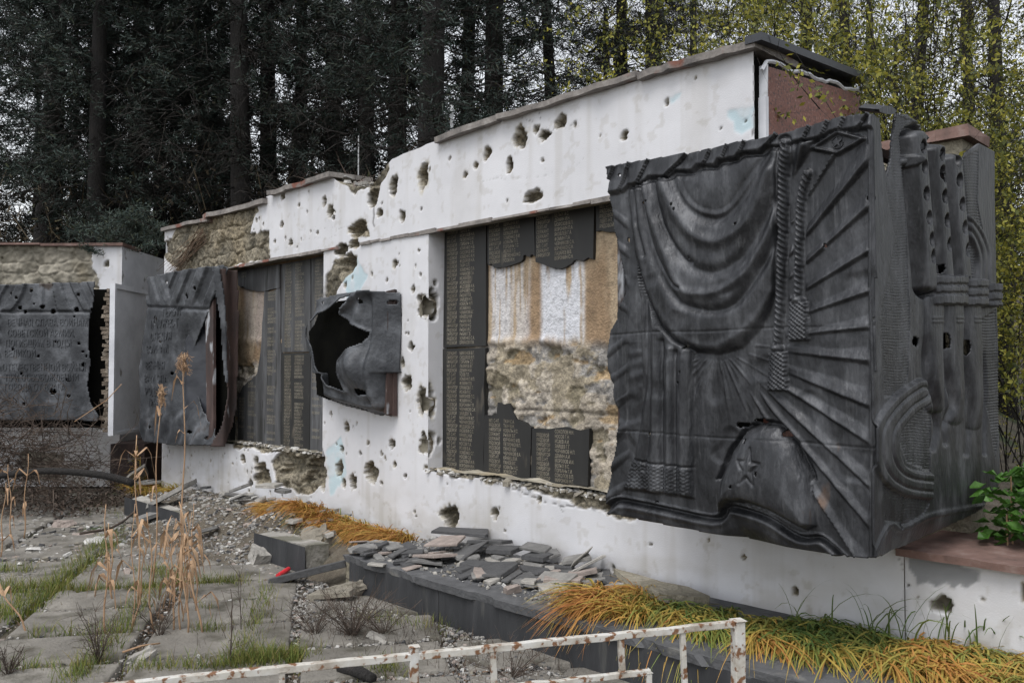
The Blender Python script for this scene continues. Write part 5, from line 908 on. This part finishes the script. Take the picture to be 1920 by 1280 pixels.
# thin dark weed stems
def wallbrush():
    b = MB()
    for _ in range(520):
        px = RNG.uniform(470, 760); x = float(onY(px, 340, YW)[0]); s = np.array([x, YW + RNG.uniform(.15, 1.2), float(top_z(x)) + RNG.uniform(-.02, .08)]); e = s + RNG.normal(0, 1, 3) * [.16, .12, .06] + [0, 0, .05]; b.tube([s, (s + e) / 2 + RNG.normal(0, .02, 3), e], [.004, .003, .0015], 3, cap=False)
    tag(b.build('fallen_twigs', MT['brush'], None, off=(-7, YW + .6, 3.4)), 'brown fallen twigs matted on top of the wall beside the breach', 'fallen twigs', kind='stuff')
wallbrush()
def twiggy(px, base_y, top_y, w_px, n, lab, z=0., m='brush', r=.003, name='dead_weed', cat='dead weed', sub=7):
    p0 = onZ(px, base_y, z); w = float((p0 - EYEP) @ F0); hgt = (base_y - top_y) / FPX * w; sw_ = w_px / FPX * w; b = MB()
    for k in range(n):
        a = RNG.uniform(0, 6.28); d = (Rv * math.cos(a) + F0 * math.sin(a)) * sw_ * RNG.uniform(.1, 1) ** .7; H = hgt * RNG.uniform(.5, 1); P = [p0 + d * q ** 1.2 + np.array([0, 0, H * (q - .15 * q * q) * 1.18]) + RNG.normal(0, .02 * hgt, 3) * q for q in np.linspace(0, 1, 6)]
        b.tube(P, np.linspace(r, r * .35, 6), 3, cap=False)
        for j in range(sub):
            q = RNG.integers(1, 5); s = P[q]; e = s + (d / (sw_ + 1e-6) * .5 + RNG.normal(0, .8, 3)) * hgt * .16 + np.array([0, 0, hgt * .07]); b.tube([s, (s + e) / 2 + RNG.normal(0, .01, 3), e], [r * .45, r * .35, r * .25], 3, cap=False)
    return tag(b.build(name, MT[m], None, off=tuple(p0)), lab, cat)
twiggy(433, 1252, 1048, 3, 2, 'thin single dark stem standing before the green tuft', r=.005, sub=3); twiggy(452, 1190, 1060, 8, 2, 'thin dark stem behind the single stem', r=.003)
twiggy(185, 1250, 1130, 45, 16, 'dark twiggy weed in the left foreground joint'); twiggy(15, 1275, 1205, 40, 14, 'dark twiggy weed at the lower left corner'); twiggy(660, 1200, 1080, 120, 30, 'sprawling dark thorny weed in front of the mortar boulder', sub=10); twiggy(590, 1195, 1120, 90, 16, 'low dark weed left of the thorny weed'); twiggy(300, 1200, 1110, 60, 10, 'thin brown weed at the feet of the stalks')
twiggy(720, 1195, 1130, 90, 16, 'low tangled weed at the ledge corner'); twiggy(960, 1275, 1200, 120, 14, 'sparse weed seen through the railing')
# brush heap at far left
br = thing('brush_heap', 'heap of dead brown branches and twigs under the inscribed relief', 'brush heap', cf(-5.6, 9.6)); b = MB(); b2 = MB()
for k in range(460):
    c = cf(RNG.uniform(-7.6, -4.7), RNG.uniform(9.2, 10.3)); hh = 1.15 * math.exp(-((c @ Rv + 6.0) / 1.3) ** 2) + .2; c[2] = RNG.uniform(0, hh); d = RNG.normal(0, 1, 3) * np.array([1, 1, .55]); d /= np.linalg.norm(d); L_ = RNG.uniform(.25, .8); e = c + d * L_; e[2] = max(e[2], .02); m_ = (c + e) / 2 + RNG.normal(0, .08, 3); m_[2] = max(m_[2], .02)
    b.tube([c, m_, e], [.006, .005, .002], 3, cap=False)
    for j in range(7): s = c + (e - c) * RNG.random(); b2.tube([s, s + RNG.normal(0, .12, 3) + [0, 0, .03]], [.003, .001], 3, cap=False)
b.build('branches', MT['brush'], br); b2.build('twigs', MT['brush'], br)
rts = np.array([cf(RNG.uniform(-7.8, -4.4), RNG.uniform(8.9, 10.4)) for _ in range(3800)]); rts[:, 2] = RNG.uniform(0, 1, len(rts)) ** 1.3 * .85 * np.exp(-((rts @ Rv + 6.2) / 1.4) ** 2); 
blades('dead_leaves', rts, (.06, .16), (.012, .03), (0, 0, 0), MT['brush'], 'brown withered leaves in the brush heap at the far left', 'dead leaves', seg=2, upr=.6, droop=.8)
P = onW([-40, 60, 130, 200, 250], [898, 884, 884, 892, 905], 8.9); b = MB().tube(spl(P, 4), np.linspace(.03, .04, 17), 8); tag(b.build('fallen_branch', MT['bark'], None, True, off=tuple(P[0])), 'thick bent branch lying across the far left plaza', 'branch')
P = onZ([150, 230, 300], [1000, 978, 905], .1); b = MB().tube(spl(P, 4), .012, 6); tag(b.build('fallen_branch', MT['brush'], None, True, off=tuple(P[0])), 'thin curved branch below the thick bent branch', 'branch')
P = onW([140, 200, 228], [790, 750, 720], 9.8); b = MB().tube(P, .005, 5); tag(b.build('loose_twig', MT['straw'], None, off=tuple(P[0])), 'pale stick leaning across the inscribed relief', 'twig')
P = onY([318, 345, 372, 382], [520, 480, 452, 440], YW - .03); b = MB()
for k in range(26): s = P[3] + RNG.normal(0, .05, 3) * [1, .3, 1]; e = P[0] + RNG.normal(0, .12, 3) * [1, .3, 1]; s[1] = min(s[1], YW - .01); e[1] = min(e[1], YW - .02); b.tube([s, (s + e) / 2 + RNG.normal(0, .03, 3) * [1, .2, 1], e], [.005, .004, .002], 3)
tag(b.build('hanging_twigs', MT['litter'], None, off=tuple(P[0])), 'bunch of reddish dry twigs hanging over the lettered relief', 'dry twigs')
# green plant on the low wall cap
gp = thing('leafy_plant', 'leafy green plant growing behind the red cap at the right edge', 'plant', (-1.05, 5.0, .72)); b = MB(); bs = MB()
for k in range(460):
    c = np.array([np.clip(RNG.normal(-1.2, .16), -1.43, -.6), RNG.uniform(4.65, 5.3), 0]); c[2] = .74 + RNG.uniform(0, .40) * math.exp(-((c[0] + 1.2) / .45) ** 2); a = RNG.uniform(0, 6.28); d = np.array([math.cos(a), math.sin(a), RNG.uniform(-.5, .3)]); s2 = np.cross(d, [0, 0, 1]); L_ = RNG.uniform(.045, .09); up = np.array([0, 0, .02])
    V = [c, c + d * L_ * .35 + s2 * L_ * .42 + up, c + d * L_ * .75 + s2 * L_ * .38, c + d * L_ * 1.1, c + d * L_ * .75 - s2 * L_ * .38, c + d * L_ * .35 - s2 * L_ * .42 + up, c + d * L_ * .5 - up * .2]; b.add(V, [(0, 6, 1), (1, 6, 2), (2, 6, 3), (3, 6, 4), (4, 6, 5), (5, 6, 0)])
    if k % 20 == 0: MB().tube([[c[0], c[1], .7], c], [.005, .003], 4).build('stem', MT['straw'], gp)
b.build('leaves', MT['green'], gp)

# ================================================================ RAILING
A = onW(1385, 1166, 2.36); B = cf((270 - 960) / FPX * 1.93, 1.93); B[2] = onW(270, 1281, 1.93)[2]; D_ = (B - A) * np.array([1, 1, 0]); D_ /= np.linalg.norm(D_); Nn = np.cross(D_, [0, 0, 1.]); RP = lambda px, py: on(px, py, Nn, float(A @ Nn))
rail = thing('metal_railing', 'rusty white painted tubular railing across the bottom of the picture', 'railing', (A[0], A[1], 0))
def bar(name, p, q, w, dpt=None):
    p, q = np.array(p), np.array(q); t = (q - p) / np.linalg.norm(q - p); s = np.cross(t, Nn); dpt = dpt or w; n_ = max(2, int(np.linalg.norm(q - p) / .06)); V = []
    for k in range(n_ + 1):
        c = p + (q - p) * k / n_ + RNG.normal(0, .0012, 3)
        for sx, sy2 in ((-1, -1), (1, -1), (1, 1), (-1, 1)): V.append(c + s * w / 2 * sx + Nn * dpt / 2 * sy2)
    F = [(i * 4 + k, i * 4 + (k + 1) % 4, i * 4 + 4 + (k + 1) % 4, i * 4 + 4 + k) for i in range(n_) for k in range(4)] + [(0, 1, 2, 3), tuple(4 * n_ + 3 - k for k in range(4))]
    o = mesh(name, V, F, MT['rail'], rail); bv = o.modifiers.new('b', 'BEVEL'); bv.width = w * .12; bv.segments = 2; return o
T0 = RP(1373, 1169); T1 = RP(-60, 1314)
bar('top_rail', T0, T1, .018)
P0 = RP(1383, 1162); bar('end_post', P0, P0 - [0, 0, P0[2]], .031)
def drop(px, z1, w=.02, up=0., dx=0.):
    t = (px - 1373) / (-60 - 1373.); q0 = RP(px, 1169 + (1314 - 1169) * t + 3); p1 = np.array(q0); p1[2] = z1; q0[2] += up; bar('upright', q0, p1 + D_ * dx, w)
drop(530, .02, .014); drop(776, .0, .022, .028); drop(924, .02, .015, 0, -.01); drop(1280, .02, .014, 0, -.03)
L0 = RP(1216, 1258); L1 = RP(940, 1290); q = RP(1164, 1190); bar('upright', q, RP(1167, 1258) , .015); bar('inner_rail', L0, L1 + (L1 - L0) * 1.2, .015); bar('upright', L0, L0 - [0, 0, L0[2] - .02], .015)
# posts behind the wall
for px, y0, y1, Yd, r, lab in ((847, 198, 262, 6.4, .02, 'short grey pipe standing behind the broken coping'), (100, 375, 452, 9.5, .03, 'thin grey post behind the far wall wing'), (672, 255, 330, 7.6, .011, 'thin pale pipe among the spruces behind the wall')):
    a_, b_ = onY([px, px], [y0, y1], Yd); a_[0] = b_[0]; a_[1] = b_[1]; z0 = float(land(b_[0], b_[1])); b = MB().tube([[b_[0], b_[1], min(z0, b_[2]) - .1], a_], r, 10); tag(b.build('metal_post', MT['pipe'], None, True, off=tuple(b_)), lab, 'post')

# ================================================================ TREES
def ribbons(S, E, W, jit=0.):
    """many straight flat twigs -> two crossed quads each is too heavy: one quad, random roll"""
    d = E - S; s = np.cross(d, RNG.normal(0, 1, S.shape)); s /= np.linalg.norm(s, axis=1)[:, None] + 1e-9; w = (W * .5)[:, None]
    V = np.stack([S - s * w, S + s * w, E + s * w * .45, E - s * w * .45], 1); n = len(S); F = (np.arange(n) * 4)[:, None] + np.arange(4)[None, :]
    return V.reshape(-1, 3), F
class QB:
    def __init__(s): s.v = []; s.f = []; s.c = []; s.n = 0
    def add(s, V, F, c): s.v.append(V); s.f.append(F + s.n); s.c.append(np.broadcast_to(c, (len(V),)).astype(float)); s.n += len(V)
    def build(s, name, m, parent): return mesh(name, np.vstack(s.v), np.vstack(s.f), m, parent, False, {'shade': np.concatenate(s.c)})
def trunk(h, r, bend, k=12, seed=0):
    rg = np.random.default_rng(seed); ph = rg.uniform(0, 6, 2); P = np.array([[bend * math.sin(q * 2.2 + ph[0]), bend * math.sin(q * 1.7 + ph[1]), q * h - .4] for q in np.linspace(0, 1, 22)]); P[:, :2] -= P[0, :2]
    R = r * (1 - np.linspace(0, 1, 22) * .8); R[0] *= 1.5; R[1] *= 1.12; return P, R
def spruce(seed, h=15., r=.17, z0=.6, live=4.5, dens=1., Lmax=2.6, bend=.15):
    """tapered trunk, whorls of drooping limbs: dead and lacy low down, needled sprays above"""
    global RNG
    keep_, RNG = RNG, np.random.default_rng(seed); P, R = trunk(h, r, bend, seed=seed); root = thing('spruce_tree', 'x', 'spruce tree', (0, 0, 0)); b = MB().tube(P, R, 12); b.build('trunk', MT['bark'], root, True)
    tw = QB(); nd = QB(); z = z0
    while z < h - .5:
        for _ in range(RNG.integers(3, 6)):
            a = RNG.uniform(0, 6.283); alive = RNG.random() < sm(live - 2.2, live + 1., np.array(z)) * .95 + .06
            L_ = Lmax * (1 - .8 * max(0, z - 3) / (h - 2)) * RNG.uniform(.55, 1.1) * (1 if z > 2 else .75); c0 = np.array([np.interp(z, P[:, 2], P[:, 0]), np.interp(z, P[:, 2], P[:, 1]), z + RNG.uniform(-.12, .12)])
            d = np.array([math.cos(a), math.sin(a), 0]); sg = 9; t = np.linspace(0, 1, sg); dr = RNG.uniform(.05, .4); C = c0 + d * (L_ * t)[:, None] + np.array([0, 0, 1.]) * (L_ * (.12 * t - dr * np.sin(t * 2.6) * .9 + .22 * t ** 3))[:, None] + np.cumsum(RNG.normal(0, .018, (sg, 3)), 0)
            for i in range(sg - 1):
                wv = .026 * (1 - i / sg) + .006
                for rr in range(2):
                    V, F = ribbons(C[i:i + 1], C[i + 1:i + 2], np.array([wv])); tw.add(V, F, 0)
            n_ = int(L_ * 15 * dens) + 2; q = RNG.uniform(.12, 1, n_) ** .8; idx = np.clip((q * (sg - 1)).astype(int), 0, sg - 2); fr = q * (sg - 1) - idx; S = C[idx] + (C[idx + 1] - C[idx]) * fr[:, None]
            sd2 = np.cross(d, [0, 0, 1.]); sgn = RNG.choice([-1, 1], n_)[:, None]; tl = (RNG.uniform(.18, .62, n_) * (1.15 - .6 * q) * min(1., L_ / 1.6))[:, None]
            dirs = sd2 * sgn * RNG.uniform(.5, 1, (n_, 1)) + d * RNG.uniform(.2, .9, (n_, 1)) + np.array([0, 0, -1.]) * RNG.uniform(-.1, .75, (n_, 1)); M = S + dirs * tl * .55; E = M + (dirs + [0, 0, -.35]) * tl * .5 + RNG.normal(0, .03, (n_, 3))
            for s_, e_, w_ in ((S, M, .011), (M, E, .008)): V, F = ribbons(s_, e_, np.full(n_, w_)); tw.add(V, F, 0)
            k = 2; S3 = np.repeat(M, k, 0) + RNG.normal(0, .03, (n_ * k, 3)); E3 = S3 + RNG.normal(0, .11, (n_ * k, 3)) + [0, 0, -.04]; V, F = ribbons(S3, E3, np.full(n_ * k, .007)); tw.add(V, F, 0)
            if alive:
                per = 26; A_ = np.repeat(S, per, 0); B_ = np.repeat(E, per, 0); tt = RNG.random((len(A_), 1)); c = A_ + (B_ - A_) * tt + RNG.normal(0, .028, A_.shape); dv = np.repeat(dirs, per, 0) * .04 + RNG.normal(0, .032, A_.shape) + [0, 0, .012]
                V, F = ribbons(c, c + dv * RNG.uniform(.7, 1.4, (len(c), 1)), RNG.uniform(.010, .024, len(c))); nd.add(V, F, np.repeat(np.clip(RNG.normal(.42 + .25 * (RNG.random() - .5), .24, len(c)), 0, 1), 4))
        z += RNG.uniform(.2, .42)
    tw.build('branches', MT['twig'], root)
    if nd.n: nd.build('foliage', MT['needles'], root)
    RNG = keep_; return root
def copy_tree(o):
    c = o.copy(); COL.objects.link(c)
    for ch in list(o.children): d = ch.copy(); COL.objects.link(d); d.parent = c
    return c
protos = [spruce(11, live=4.4, r=.17, Lmax=2.5, dens=.6), spruce(12, live=3.0, r=.2, Lmax=2.7, dens=.7), spruce(13, live=7., r=.15, Lmax=2.3, dens=.55, bend=.25), spruce(14, live=2.4, r=.16, Lmax=2.5, dens=.8)]
used = set()
SPR = [  # picked bearing, distance, proto, turn, size, label
    (75, 17.0, 1, .3, 1.15, 'thick spruce trunk nearest the left edge behind the far wall'), (103, 19.5, 2, 1.2, .95, 'slim leaning spruce just right of the thick leftmost one'), (175, 15.5, 3, 2.1, 1.05, 'spruce with low blue-green boughs over the white wall corner'), (236, 18., 0, .7, .9, 'left one of the close pair of spruces left of centre'), (262, 17.5, 1, 3.3, .9, 'right one of the close pair of spruces left of centre'),
    (385, 22., 3, 5.2, 1., 'spruce with dense boughs in the gap before the paired trunks'), (455, 15.5, 0, 4.2, 1.2, 'stout straight spruce trunk with bare lacy side branches'), (503, 17., 1, 1.9, 1., 'spruce close right of the stout lacy one'), (560, 19., 3, .2, 1.1, 'spruce with drooping boughs behind the low broken coping'),
    (625, 17.5, 1, 2.7, 1.1, 'dark spruce above the broken wall top'), (690, 15., 3, 4.9, 1.0, 'spruce with bluish boughs right above the wall breach'), (738, 14.5, 0, 1.0, 1.1, 'broad spruce trunk left of the grey pipe'), (800, 11.5, 1, 5.6, 1.0, 'reddish broad trunk right behind the wall beside the grey pipe'), (868, 15.5, 2, .5, 1.05, 'bare curving spruce trunk right of the pipe'), (925, 13., 0, 3.6, 1.05, 'black leaning spruce trunk rising from the coping'),
    (1050, 17., 2, 3.9, 1., 'lacy spruce with hanging twigs above the long coping'), (1168, 15.5, 2, 5.1, .95, 'straight spruce trunk above the middle of the coping'), (1232, 14., 0, 2.9, .95, 'spruce trunk right of the middle of the coping'), (1300, 20., 2, 1.6, .9, 'thin spruce in the yellow-leaved thicket left side'),
    (1500, 16., 0, 2.4, .9, 'spruce trunk behind the yellow leaves above the granite panel'), (335, 26., 1, 2.5, 1.1, 'distant spruce left of the stout lacy trunk'), (-60, 18., 1, 1.1, 1.1, 'spruce just beyond the left picture edge reaching boughs into it'), (300, 20., 3, 3.0, 1.1, 'spruce with low brown boughs behind the short white wall'), ]
for px, w, k, rot, sc, lab in SPR:
    o = protos[k] if k not in used else copy_tree(protos[k]); used.add(k); p = cf((px - 960) / FPX * w, w); o.location = (p[0], p[1], float(land(p[0], p[1])) - .1); o.rotation_euler = (RNG.uniform(-.03, .03), RNG.uniform(-.03, .03), rot); o.scale = (sc, sc, sc); tag(o, lab, 'spruce tree', 'spruces behind the memorial wall')
# low spruce bough hanging over the corner of the far wall
sb = thing('spruce_bough', 'low blue-green spruce bough resting on the far wall corner', 'spruce bough', cf(-5.5, 12.3, 3.2)); tw = QB(); nd = QB(); base = cf(-5.9, 13.6, 3.3)
for k in range(15):
    a = RNG.uniform(-.9, 1.2); tgt = cf(-5.35 + RNG.uniform(-.7, .5), 11.7 + RNG.uniform(-.4, .6), RNG.uniform(3.12, 3.85)); t = np.linspace(0, 1, 8)[:, None]; C = base + (tgt - base) * t + np.array([0, 0, .25]) * np.sin(t * 3.1); V, F = ribbons(C[:-1], C[1:], np.full(7, .02)); tw.add(V, F, 0)
    S = C[RNG.integers(2, 8, 26)]; E = S + RNG.normal(0, .17, S.shape) * [1, 1, .5] - [0, 0, .04]; V, F = ribbons(S, E, np.full(26, .01)); tw.add(V, F, 0); A_ = np.repeat(S, 22, 0); B_ = np.repeat(E, 22, 0); c = A_ + (B_ - A_) * RNG.random((len(A_), 1)) + RNG.normal(0, .02, A_.shape)
    V, F = ribbons(c, c + RNG.normal(0, .03, c.shape) + [0, 0, .01], np.full(len(c), .011)); nd.add(V, F, np.repeat(np.clip(RNG.normal(.72, .12, len(c)), 0, 1), 4))
tw.build('branches', MT['twig'], sb); nd.build('foliage', MT['needles'], sb)

def shrub(seed, h=5., spread=1.6, stems=14, leaves=9000, m='leaves', name='leafy_shrub', cat='shrub', leaf=.045, sh=(.2, .9), low=.1, wst=.018):
    global RNG
    keep_, RNG = RNG, np.random.default_rng(seed); root = thing(name, 'x', cat); tw = QB(); nd = QB(); segs = []
    def grow(p, d, L_, w, lv):
        n = 7; Q_ = [p]; dd = d / np.linalg.norm(d)
        for i in range(n): dd = dd + RNG.normal(0, .13, 3) + [0, 0, -.03 * lv]; dd /= np.linalg.norm(dd); Q_.append(Q_[-1] + dd * L_ / n)
        Q_ = np.array(Q_); 
        for rr in range(2 if lv == 0 else 1): V, F = ribbons(Q_[:-1], Q_[1:], np.linspace(w, w * .45, n)); tw.add(V, F, 0)
        if lv >= 1: segs.append(Q_)
        if lv < 2:
            for _ in range(9 if lv == 0 else 7):
                i = RNG.integers(1 if lv else 2, n); grow(Q_[i], dd * .6 + RNG.normal(0, .6, 3) + [0, 0, .25 - .2 * lv], L_ * RNG.uniform(.25, .5), w * .5, lv + 1)
    for _ in range(stems):
        a = RNG.uniform(0, 6.283); grow(np.array([math.cos(a), math.sin(a), 0]) * RNG.uniform(0, spread * .35) - [0, 0, .2], np.array([math.cos(a) * .35 * spread / 1.6, math.sin(a) * .35 * spread / 1.6, 1]), h * RNG.uniform(.7, 1.05), wst, 0)
    A_ = np.vstack([q[:-1] for q in segs]); B_ = np.vstack([q[1:] for q in segs]); i = RNG.integers(0, len(A_), leaves * 3); clump = fbm(A_[i, 0] * 2.0, A_[i, 1] * 2.0, A_[i, 2] * 2.0, 3, seed); i = i[(clump > .5) & (A_[i, 2] > low)][:leaves]
    c = A_[i] + (B_[i] - A_[i]) * RNG.random((len(i), 1)) + RNG.normal(0, .03, (len(i), 3)); dv = RNG.normal(0, .6, c.shape) + [0, 0, -.5]; dv /= np.linalg.norm(dv, axis=1)[:, None]; s2 = np.cross(dv, RNG.normal(0, 1, c.shape)); s2 /= np.linalg.norm(s2, axis=1)[:, None]; L_ = RNG.uniform(.6, 1.5, (len(c), 1)) * leaf
    V = np.stack([c, c + dv * L_ * .5 + s2 * L_ * .28, c + dv * L_ * 1.05, c + dv * L_ * .5 - s2 * L_ * .28], 1); F = (np.arange(len(c)) * 4)[:, None] + np.arange(4)[None, :]; nd.add(V.reshape(-1, 3), F, np.repeat(np.clip(RNG.normal((sh[0] + sh[1]) / 2, (sh[1] - sh[0]) / 2.2, len(c)), 0, 1), 4))
    tw.build('branches', MT['twig'], root); nd.build('foliage', MT[m], root); RNG = keep_; return root
s1 = shrub(31, 5.4, 2., 16, 24000, leaf=.034); s2_ = shrub(32, 5.4, 2., 15, 24000, leaf=.036); s3 = shrub(33, 6., 1.8, 18, 9000, leaf=.032, sh=(0, .7))
us_ = set()
for px, w, o0, rot, sc, lab in ((1640, 9.5, s1, .4, 1.15, 'yellow-leaved shrub right behind the metal flashing'), (1760, 8.6, s2_, 1.7, 1.1, 'yellow-leaved shrub above the relief block corner'), (1870, 8., s1, 2.9, 1.0, 'yellow-leaved shrub at the right edge behind the block'), (1905, 7.6, s2_, 5.0, .62, 'low yellow-leaved shrub just right of the relief block'), (1960, 6.6, s2_, 4.0, .9, 'shrub with thin upright stems at the lower right edge'), (1530, 12., s3, .2, 1.1, 'sparse twiggy shrub above the granite end panel'),
                                (1420, 13., s3, 2.2, 1.05, 'sparse olive shrub above the end of the coping'), (1700, 13., s3, 5.1, 1.4, 'tall sparse shrub behind the yellow ones'), (1830, 12.5, s1, 5.6, 1.35, 'tall yellow-green shrub behind the right edge ones'), (1920, 11., s3, 1.1, 1.3, 'tall thin shrub at the far right')):
    o = o0 if id(o0) not in us_ else copy_tree(o0); us_.add(id(o0)); p = cf((px - 960) / FPX * w, w); o.location = (p[0], p[1], float(land(p[0], p[1]))); o.rotation_euler = (0, 0, rot); o.scale = (sc,) * 3; tag(o, lab, 'shrub', 'yellow shrubs behind the right end')
# slim bare trees on the right
def slim(seed):
    global RNG
    P, R = trunk(11, .10, .2, seed=seed); root = thing('bare_tree', 'x', 'tree'); MB().tube(P, R, 9).build('trunk', MT['bark'], root, True); keep_, RNG = RNG, np.random.default_rng(seed); tw = QB()
    for _ in range(46):
        z = RNG.uniform(2, 10.5); a = RNG.uniform(0, 6.28); p = np.array([np.interp(z, P[:, 2], P[:, 0]), np.interp(z, P[:, 2], P[:, 1]), z]); d = np.array([math.cos(a), math.sin(a), .9]); Q_ = [p]
        for i in range(7): d = d + RNG.normal(0, .15, 3); d /= np.linalg.norm(d); Q_.append(Q_[-1] + d * .28)
        Q_ = np.array(Q_); V, F = ribbons(Q_[:-1], Q_[1:], np.linspace(.03, .01, 7)); tw.add(V, F, 0); S = Q_[RNG.integers(1, 8, 14)]; M = S + RNG.normal(0, .2, S.shape) + [0, 0, .12]; E = M + RNG.normal(0, .2, S.shape); V, F = ribbons(S, M, np.full(14, .01)); tw.add(V, F, 0); V, F = ribbons(M, E, np.full(14, .006)); tw.add(V, F, 0)
    tw.build('branches', MT['twig'], root); RNG = keep_; return root
t0 = slim(51)
for k, (px, w, rot, sc, lab) in enumerate(((1690, 11., 0, 1., 'slim bare tree behind the relief block corner'), (1890, 10.5, 4, 1.1, 'slim bare tree at the upper right edge'), (1390, 14., 1, .9, 'slim bare tree above the coping end'), (1620, 14., 3, 1.1, 'slim bare tree behind the yellow shrubs'))):
    o = t0 if k == 0 else copy_tree(t0); p = cf((px - 960) / FPX * w, w); o.location = (p[0], p[1], float(land(p[0], p[1]))); o.rotation_euler = (RNG.uniform(-.05, .05), RNG.uniform(-.06, .06), rot); o.scale = (sc,) * 3; tag(o, lab, 'tree', 'slim bare trees')
# far undergrowth, one mass
qb = QB()
for _ in range(260):
    w = RNG.uniform(15, 42); c0 = cf(RNG.uniform(-.75, .62) * w, w); c0[2] = float(land(c0[0], c0[1])); n_ = 95; hh = RNG.uniform(.9, 2.4) * (1 + w / 60); S = c0 + RNG.normal(0, 1, (n_, 3)) * [.9, .9, 0] + np.array([0, 0, 1.]) * RNG.uniform(0, hh, (n_, 1)); E = S + RNG.normal(0, .22, (n_, 3)) + [0, 0, .28]
    V, F = ribbons(S, E, np.full(n_, .022 * w / 18)); qb.add(V, F, RNG.choice([0, .15, .33, .5])); c = np.repeat(S[:60], 2, 0) + RNG.normal(0, .22, (120, 3)); V, F = ribbons(c, c + RNG.normal(0, .06 * w / 18, c.shape), RNG.uniform(.03, .07, 120) * w / 18); qb.add(V, F, np.repeat(np.clip(RNG.normal(RNG.choice([.35, .6, .9]), .2, 120), 0, 1), 4))
tag(mesh('undergrowth', np.vstack(qb.v), np.vstack(qb.f), MT['under'], None, False, {'shade': np.concatenate(qb.c)}, off=(-12, 18, 3)), 'brown and ochre woodland undergrowth behind the spruces', 'undergrowth', kind='stuff')
qb = QB()
for _ in range(46):                                         # far wood, trunks and crowns merged by distance
    w = RNG.uniform(34, 62); c0 = cf(RNG.uniform(-.8, .68) * w, w); c0[2] = float(land(c0[0], c0[1])); hh = RNG.uniform(11, 20); S = np.array([c0 + [0, 0, q * hh / 5] for q in range(5)]); E = S + [0, 0, hh / 5 + .1]
    for rr in range(2): V, F = ribbons(S, E, np.full(5, RNG.uniform(.25, .5))); qb.add(V, F, 0)
    n_ = 220; z = RNG.uniform(.12, 1, n_); S = c0 + np.stack([RNG.normal(0, 1, n_) * 1.9 * (1.15 - z), RNG.normal(0, 1, n_) * 1.9 * (1.15 - z), z * hh], -1); E = S + RNG.normal(0, .5, (n_, 3)) * [1, 1, .4]; V, F = ribbons(S, E, RNG.uniform(.03, .16, n_)); qb.add(V, F, RNG.choice([0., .1, .2, .5]))
tag(mesh('far_wood', np.vstack(qb.v), np.vstack(qb.f), MT['under'], None, False, {'shade': np.concatenate(qb.c)}, off=(-25, 30, 4)), 'dark far wood closing the background', 'far wood', kind='stuff')
